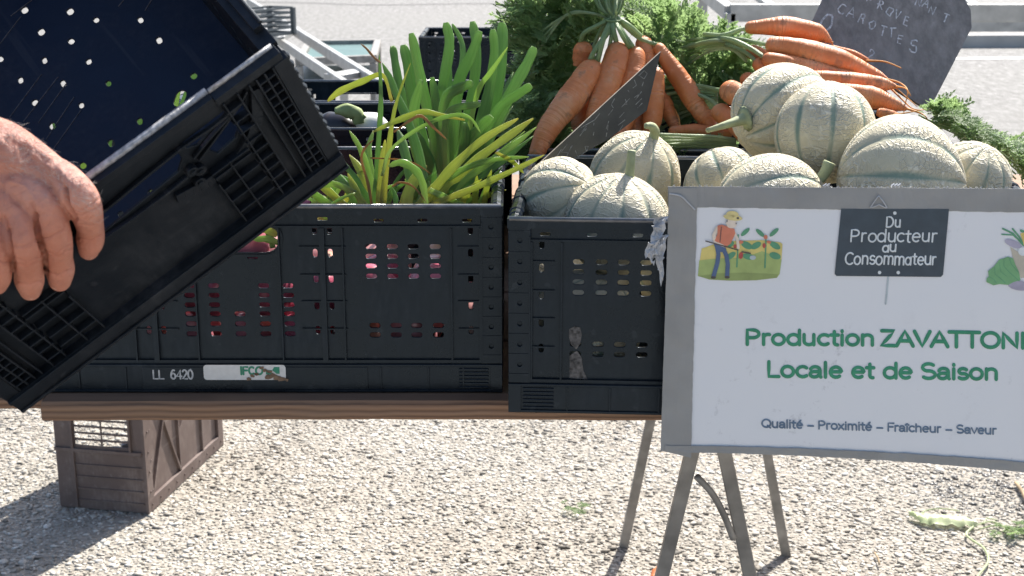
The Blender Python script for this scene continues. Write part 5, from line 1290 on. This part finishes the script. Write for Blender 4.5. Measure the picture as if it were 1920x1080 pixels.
# ================================================================== HAND holding the crate
def near_depth(px, py):
    q = hplane(px, py, 1, -.003)
    if q.z > .216:
        # follow the rim, then keep its distance
        q = Vector((q.x, -.003, .216)); p = HM @ q
    else: p = HM @ q
    return (CAMM.inverted() @ p).z*-1
def hp(px, py, r, off=0.): 
    d = near_depth(px, py); return (px, py, d-r*d/F-off, r)
person = empty('person', Cc(60, 380, near_depth(60, 380))); tag(person, 'sunburnt bare hand with grey hairs gripping the rim of the tilted crate, fingers pointing down', 'person')
PO = person.location.copy()
def chain(bm, nodes, sub=7):
    P = [Vector((a, b, c)) for a, b, c, r in nodes]; Rr = [n[3] for n in nodes]
    C3 = [Cc(p.x, p.y, p.z)-PO for p in P]; rad = [r*p.z/F for r, p in zip(Rr, P)]
    L4 = catmull(C3, sub); R4 = [v.x for v in catmull([(r, 0, 0) for r in rad], sub)]
    mb = MB(); n = len(L4)
    # hemispherical ends
    d0 = (L4[0]-L4[1]).normalized(); d1 = (L4[-1]-L4[-2]).normalized()
    A0 = [(L4[0]+d0*R4[0]*math.cos(R_(a)), R4[0]*math.sin(R_(a))) for a in (6, 30, 55, 78)]
    A1 = [(L4[-1]+d1*R4[-1]*.85*math.cos(R_(a)), R4[-1]*math.sin(R_(a))) for a in (78, 55, 30, 6)]
    pts = [a for a, _ in A0]+L4+[a for a, _ in A1]; rs = [r for _, r in A0]+R4+[r for _, r in A1]
    mb.tube(pts, rs, 20); me = mb.mesh(); bm.from_mesh(me)
bm = bmesh.new()
fingers = {
 'a': [hp(62, 318, 34, .002), hp(112, 330, 32, .004), hp(152, 374, 34.5, .006), hp(168, 422, 26, .002), hp(169, 450, 26, 0), hp(166, 470, 19, 0)],
 'b': [hp(30, 345, 38, .004), hp(82, 385, 31, .006), hp(102, 442, 32, .006), hp(109, 485, 27, .001), hp(112, 505, 27.5, 0), hp(112, 527, 21, 0)],
 'c': [hp(-15, 360, 38, .004), hp(28, 405, 31, .006), hp(43, 462, 31.5, .006), hp(52, 502, 27, .001), hp(55, 525, 27.5, 0), hp(57, 545, 20, 0)],
 'd': [hp(-60, 365, 38, .004), hp(-32, 410, 31, .006), hp(-20, 455, 33, .006), hp(-10, 495, 28.5, .001), hp(-7, 518, 28, 0), hp(-6, 534, 20, 0)],
}
for k, nodes in fingers.items(): chain(bm, nodes)
base = near_depth(40, 330)
def n3(px, py, off, r): return (px, py, base-off, r)
chain(bm, [n3(-230, 255, .02, 76), n3(-150, 285, .018, 76), n3(-80, 300, .018, 78), n3(-10, 330, .014, 66), n3(30, 345, .012, 50)])
chain(bm, [n3(-150, 300, .018, 74), n3(-60, 285, .02, 68), n3(0, 290, .018, 62), n3(50, 318, .012, 48), n3(90, 335, .010, 36)])
chain(bm, [n3(-140, 320, .018, 66), n3(-60, 340, .018, 60), n3(-20, 365, .014, 46)])
chain(bm, [n3(-90, 340, .016, 56), n3(-60, 360, .014, 46)])
chain(bm, [n3(-60, 262, .018, 50), n3(0, 268, .018, 46), n3(60, 302, .014, 40), n3(115, 338, .012, 32)])
# thumb goes inside the rim, behind the palm
chain(bm, [n3(-80, 330, -.005, 48), n3(-55, 380, -.030, 38), n3(-35, 420, -.040, 33), n3(-25, 455, -.045, 28)])
# wrist and forearm leave the frame to the left
chain(bm, [n3(-190, 275, .02, 76), n3(-330, 190, .03, 78), n3(-520, 70, .04, 92), n3(-800, -120, .06, 118), n3(-1000, -260, .08, 124)], 9)
me = bpy.data.meshes.new('hand_raw'); bm.to_mesh(me); bm.free()
o = bpy.data.objects.new('hand', me); COL.objects.link(o)
rm = o.modifiers.new('r', 'REMESH'); rm.mode = 'VOXEL'; rm.voxel_size = .001; rm.use_smooth_shade = True
sm = o.modifiers.new('s', 'SMOOTH'); sm.factor = .6; sm.iterations = 7
bpy.context.view_layer.update(); dg = bpy.context.evaluated_depsgraph_get(); hm = bpy.data.meshes.new_from_object(o.evaluated_get(dg)); bpy.data.objects.remove(o)
# creases over the joints, tendons and wrinkles as real relief, creases also darkened in the colour
co = np.zeros(len(hm.vertices)*3, np.float32); hm.vertices.foreach_get('co', co); co = co.reshape(-1, 3)
nr = np.zeros(len(hm.vertices)*3, np.float32); hm.vertices.foreach_get('normal', nr); nr = nr.reshape(-1, 3)
disp = np.zeros(len(co), np.float32); viewdir = np.array((CAMP-PO).normalized()[:]); facing = np.clip(nr@viewdir, 0, 1)
ci = np.array((CAMM.inverted() @ Matrix.Translation(PO))); ch = np.c_[co, np.ones(len(co))] @ ci.T
vpx = 960+F*ch[:, 0]/-ch[:, 2]; vpy = 540-F*ch[:, 1]/-ch[:, 2]; fold_shade = np.zeros(len(co), np.float32)
def crease(pts, wid, dep, soft=.3):
    global disp, fold_shade
    best = np.full(len(co), 1e9); 
    for (ax, ay), (bx_, by) in zip(pts, pts[1:]):
        dx, dy = bx_-ax, by-ay; t = np.clip(((vpx-ax)*dx+(vpy-ay)*dy)/(dx*dx+dy*dy), 0, 1)
        best = np.minimum(best, np.hypot(vpx-ax-t*dx, vpy-ay-t*dy))
    g = np.exp(-(best/wid)**2)*np.clip(facing*2.5, 0, 1); disp -= dep*g*(.75 if 0 < dep < .003 else 1); fold_shade = np.maximum(fold_shade, g)
crease([(121, 352), (124, 385), (140, 412)], 4.5, .006); crease([(121, 352), (112, 338), (104, 328)], 4, .0015)
crease([(66, 405), (72, 440), (84, 480), (86, 550)], 3.6, .006); crease([(66, 405), (58, 385)], 5, .0018)
crease([(14, 432), (20, 470), (25, 500), (24, 552)], 3.6, .006); crease([(14, 432), (8, 410)], 5, .0018)
for pts in ([(84, 470), (104, 476), (136, 456)], [(86, 478), (110, 480), (138, 464)], [(28, 482), (50, 490), (82, 478)], [(27, 491), (50, 497), (84, 487)], [(-10, 486), (8, 492), (22, 488)],
            [(126, 392), (150, 398), (186, 372)], [(128, 402), (155, 404), (190, 384)], [(150, 420), (172, 424), (192, 412)], [(146, 445), (170, 452), (192, 440)],
            [(74, 446), (92, 446), (120, 430)], [(26, 462), (44, 462), (72, 446)], [(86, 508), (108, 516), (134, 504)], [(32, 528), (54, 534), (82, 524)]): crease(pts, 1.7, .0011)
rgc = random.Random(5)
for k in range(46):
    x, y = rgc.uniform(10, 170), rgc.uniform(300, 470); a_ = rgc.gauss(-.5, .5); l_ = rgc.uniform(6, 18); crease([(x, y), (x+l_*math.cos(a_), y+l_*math.sin(a_))], 1.3, .00035)
# raised tendons and veins on the back of the hand
for pts, w_, d_ in (([(-20, 250), (60, 330), (105, 385)], 12, .0016), ([(-60, 290), (10, 370), (45, 420)], 12, .0014), ([(10, 240), (95, 300), (140, 350)], 11, .0014), ([(-10, 300), (30, 310), (60, 290), (100, 320)], 3.5, .0011), ([(20, 340), (50, 350), (70, 385)], 3.5, .0009), ([(-30, 330), (10, 345), (20, 390)], 3.5, .0009)): 
    f0 = fold_shade.copy(); crease(pts, w_, -d_); fold_shade = f0
red = np.clip((vpy-330)/130, 0, 1).astype(np.float32)
for k in range(len(co)):
    if facing[k] > .1:
        v = Vector(co[k]); disp[k] += (0.0005*mnoise.noise(v*150)+.0005*mnoise.noise(Vector((v.x*420, v.y*200, v.z*160)))+.0012*mnoise.noise(v*48))*facing[k]
co += nr*disp[:, None]; hm.vertices.foreach_set('co', co.ravel().astype(np.float32)); hm.update()
for nm_, ar_ in (('red', red), ('fold_shade', fold_shade)): hm.attributes.new(nm_, 'FLOAT', 'POINT').data.foreach_set('value', np.ascontiguousarray(ar_, dtype=np.float32))
hm.materials.clear(); link('body', hm, person, M['skin'], smooth=True)
# nails on the finger ends
for key in 'abcd':
    nd = fingers[key]; x, y, d, r = nd[-1]; x0, y0 = nd[-2][:2]
    tip = Cc(x, y+r*.42, d-r*.62*d/F)-PO; up_ = (Cc(x, y+r, d)-Cc(x0, y0, d)).normalized(); vd = (CAMP-PO).normalized()
    bmn = bmesh.new(); bmesh.ops.create_uvsphere(bmn, u_segments=20, v_segments=12, radius=1); me = bpy.data.meshes.new('nail'); 
    side = up_.cross(vd).normalized(); nv = (vd*.8+up_*.6).normalized(); ud = nv.cross(side)
    Mx = Matrix.Translation(tip) @ Matrix((side, ud, nv)).transposed().to_4x4() @ Matrix.Diagonal((r*.66*d/F, r*.50*d/F, r*.26*d/F, 1)); bmn.transform(Mx); bmn.to_mesh(me); bmn.free(); link('fingernail', me, person, M['nail'], smooth=True)
# fine hairs on the back of the hand
from mathutils.bvhtree import BVHTree
bv = BVHTree.FromPolygons([tuple(v) for v in co.tolist()], [tuple(p.vertices) for p in hm.polygons]); mb = MB(); rg = random.Random(31); cnt = 0; tries = 0
inv0 = CAMP-PO
while cnt < 420 and tries < 4000:
    tries += 1; x, y = rg.uniform(-10, 185), rg.uniform(205, 420)
    if y > 300+.55*x+rg.gauss(0, 15) or rg.random() < .25: continue
    d = (Cc(x, y, 1)-CAMP).normalized(); h = bv.ray_cast(inv0, d)
    if h[0] is None: continue
    cnt += 1; p = h[0]; n_ = h[1]; g = Vector((rg.uniform(.2, 1), rg.uniform(-.3, .3), rg.uniform(-.7, .4))); g = (g-n_*g.dot(n_)).normalized(); L = rg.uniform(.003, .008); c_ = rg.uniform(-.4, .4)*L
    mb.tube([p, p+g*L*.5+n_*L*.28+Vector((0, 0, c_*.3)), p+g*L+n_*L*.22+Vector((c_, 0, c_))], [.00009, .00008, .00003], 3)
o = mb.build('hair', M['hair'], person); o['kind'] = 'stuff'

# ================================================================== BACKGROUND STANDS
rack = empty('metal_rack', WZ(640, 100, 0)); tag(rack, 'ladder-like pale metal rack standing on the road behind the tilted crate', 'rack'); ro = rack.location.copy()
def rbar(mb, a, b, w_, h_, o_=ro): mb.bar(a-o_, b-o_, w_, h_)
def rail(parent, name, a, b, w_, h_, m='galv', o_=None):
    mb = MB(); mb.bar(a-(o_ or parent.location), b-(o_ or parent.location), w_, h_); return mb.build(name, M[m], parent, bev=.003)
z = .70
A0, A1 = WZ(465, 2, z), WZ(712, 160, z); B0, B1 = WZ(440, 20, z), WZ(645, 160, z)
rail(rack, 'rail', A0, A1, .03, .055); rail(rack, 'rail', B0, B1, .028, .05)
for k in (.50, .92): 
    a = A0.lerp(A1, k); b = B0.lerp(B1, k+.02); rail(rack, 'rung', a, b, .10, .03)
for q in (A0, A1, B0, B1): rail(rack, 'leg', Vector((q.x, q.y, q.z-.03)), Vector((q.x, q.y, .0)), .035, .035)
tt = empty('side_table', WZ(620, 100, 0)); tag(tt, 'low stand with a teal glass top and grey metal frame beyond the rack', 'table'); zt = .45; to = tt.location.copy()
c_ = [WZ(560, 118, zt), WZ(700, 112, zt), WZ(708, 82, zt), WZ(580, 84, zt)]
mb = MB(); i = [mb.addv(p-to) for p in c_]+[mb.addv(p-to-Vector((0, 0, .02))) for p in c_]; mb.f += [tuple(i[:4]), tuple(i[4:][::-1])]+[(i[k], i[(k+1) % 4], i[4+(k+1) % 4], i[4+k]) for k in range(4)]; mb.build('table_top', M['teal'], tt)
for a, b in zip(c_, c_[1:]+c_[:1]): rail(tt, 'frame', a+Vector((0, 0, .008)), b+Vector((0, 0, .008)), .05, .05, 'steel')
for q in c_: rail(tt, 'leg', q-Vector((0, 0, .02)), Vector((q.x, q.y, .004)), .05, .05, 'steel')
pn = [WZ(570, 160, .32), WZ(690, 155, .32), WZ(686, 126, .32), WZ(575, 126, .32)]
for k in range(9):
    a = pn[0].lerp(pn[1], k/8); b = pn[3].lerp(pn[2], k/8); rail(tt, 'shelf_slat', a, b, .06, .03)
# grey slatted box on the rack
bx = empty('slatted_crate', WZ(492, 66, z+.05)); tag(bx, 'small grey slatted crate resting on the far end of the metal rack', 'crate'); bo = bx.location
bx.rotation_euler = (0, 0, R_(-24))
mb = MB(); Lx, Ly, Hz = .16, .40, .14
for k in range(6): mb.box(-Lx/2, Lx/2, -Ly/2, -Ly/2+.008, .028*k, .028*k+.012); mb.box(-Lx/2, Lx/2, Ly/2-.008, Ly/2, .028*k, .028*k+.012); mb.box(-Lx/2, -Lx/2+.008, -Ly/2+.009, Ly/2-.009, .028*k, .028*k+.012); mb.box(Lx/2-.008, Lx/2, -Ly/2+.009, Ly/2-.009, .028*k, .028*k+.012)
o = mb.build('slats', M['crate_grey'], bx); o['kind'] = 'stuff'
mb = MB()
for sx in (-1, 1):
    for sy in (-1, 1): mb.box(sx*(Lx/2)-.012, sx*(Lx/2)+.012, sy*Ly/2-.012, sy*Ly/2+.012, -.004, Hz+.006)
mb.box(-Lx/2, Lx/2, -Ly/2, Ly/2, -.006, -.001); mb.build('frame', M['crate_grey'], bx)
# far black crate on its own stand
fc = again((0, 0, 0), 0, 'black crate on a stand of its own beyond the tall green onion tops'); q = W(785, 70, 4.8); fc.location = (q.x, 4.8, q.z-.218)
sp = empty('crate_stand', (q.x+.3, 5.0, 0)); tag(sp, 'plain grey metal stand carrying the black crate beyond the green onions', 'stand')
mb = MB(); mb.box(-.31, .31, -.19, .22, q.z-.246, q.z-.2195); mb.build('top', M['steel'], sp)
for x in (-.28, .28):
    for y in (-.16, .19): mb = MB(); mb.box(x-.015, x+.015, y-.015, y+.015, .004, q.z-.2462); mb.build('leg', M['steel'], sp)
# pale metal table frame behind the slate
ft = empty('metal_table_frame', WZ(1650, 40, 0)); tag(ft, 'long pale metal table frame standing on the road behind the big slate', 'table frame'); zf = 1.0
P1, P2 = WZ(1368, 24, zf), WZ(2120, 24, zf); Q1, Q2 = WZ(1318, -14, zf), WZ(2100, -14, zf)
rail(ft, 'rail', P1, P2, .05, .075); rail(ft, 'rail', Q1, Q2, .05, .05); rail(ft, 'rail', P1, Q1, .045, .06)
for k in (.12, .30, .62, .9): rail(ft, 'crossbar', P1.lerp(P2, k), Q1.lerp(Q2, k), .04, .03)
for q in (P1, P2, Q1, Q2): rail(ft, 'leg', q, Vector((q.x, q.y, .004)), .05, .05)
R1, R2 = WZ(1560, 78, .80), WZ(2120, 76, .80)
kb = MB(); a, b = WZ(1480, 92, 0), WZ(2400, 88, 0)
kb.bar(a+Vector((0, .15, .07)), b+Vector((0, .15, .07)), .3, .14); tag(kb.build('kerb', simple('kerb_concrete', (.42, .41, .39), .85, 4, .12, .3, 60)), kind='structure')
# glass/white lower band of another far stand
gb = MB(); a, b = WZ(1480, 50, .75), WZ(2300, 49, .75); gb.bar(a, b, .05, .06); o = gb.build('barrier_rail', M['galv']); tag(o, 'pale horizontal barrier rail seen right of the big slate', 'rail')

# ================================================================== LITTER ON THE GROUND
org = WZ(1770, 975, .012); t = empty('fallen_leaf', org); tag(t, 'wilted pale green leaf with a long curled stem lying on the wet gravel', 'leaf')
mb = MB(); rows = []
ctr = [(1704, 966), (1722, 974), (1745, 976), (1775, 977), (1805, 980), (1832, 986)]; wd = [4, 14, 15, 17, 15, 5]
CP = catmull([WZ(x, y, .010) for x, y in ctr], 6); WD = lerp_list(wd, len(CP))
for i, p in enumerate(CP):
    r = WD[i]*depth(p)/F
    rows.append([mb.addv(p-org+Vector((0.002*math.sin(k*2+i), k*r*1.3, 0.013*math.cos(k*1.4)+.0035*mnoise.noise(Vector((i*.35, k*3, 1)))*2))) for k in np.linspace(-1, 1, 9)])
for a, b in zip(rows, rows[1:]):
    for k in range(8): mb.f.append((a[k], a[k+1], b[k+1], b[k]))
for j, idx in enumerate(range(len(mb.v))): mb.a.setdefault('tint', {})[idx] = .2+.8*min(1, (j//9)/18); mb.a.setdefault('along', {})[idx] = .5
mb.build('blade', M['wilted'], t, smooth=True)
for pts, r in (((( 1828, 985), (1812, 1000), (1822, 1012), (1845, 1028), (1853, 1052), (1835, 1078), (1825, 1095)), .0028), (((1830, 984), (1860, 978), (1890, 990), (1920, 998)), .002), (((1722, 966), (1740, 956), (1770, 954), (1800, 958)), .0016), (((1835, 992), (1870, 985), (1900, 998), (1935, 1002)), .0016), (((1845, 982), (1850, 972), (1870, 975)), .0016)):
    m_ = MB(); m_.tube(catmull([WZ(x, y, .011)-org for x, y in pts], 6), r, 7, tint=.8); m_.build('stem', M['wilted'], t, smooth=True)
sp_ = [(WZ(random.uniform(1845, 1925), random.uniform(985, 1000), .012)-org, Vector((random.uniform(-1, 1), random.uniform(-1, 1), .1)), random.uniform(.02, .05), .9) for _ in range(12)]
fronds('foliage', sp_, t, seed=19)
org = WZ(1070, 950, .01); t = empty('leaf_sprig', org); tag(t, 'small green feathery sprig lying on the gravel left of the trestle', 'leaf sprig')
fronds('foliage', [(WZ(1070+random.uniform(-28, 22), 950+random.uniform(-10, 12), .014)-org, Vector((random.uniform(-.4, 1), random.uniform(-.3, .6), .05)), random.uniform(.02, .035), .6) for _ in range(8)], t, seed=20)
mb = MB(); P = catmull([WZ(1222, 1086, .02), WZ(1232, 1076, .02), WZ(1240, 1068, .018)], 4); mb.tube(P, [.004, .014, .012], 12)
tag(mb.build('carrot_end', M['carrot'], smooth=True), 'orange carrot end on the ground beside the near trestle leg', 'carrot')
for a, b, lb in (((1640, 1036), (1649, 1058), 'short straw on the gravel right of the trestle'), ((1905, 905), (1925, 940), 'tan stick at the right edge beside the wet patch')):
    mb = MB(); P = [WZ(*a, .010), WZ((a[0]+b[0])/2+2, (a[1]+b[1])/2, .013), WZ(*b, .010)]; mb.tube(catmull(P, 4), .0022 if a[0] < 1700 else .005, 7); tag(mb.build('twig', M['rope'], smooth=True), lb, 'twig')
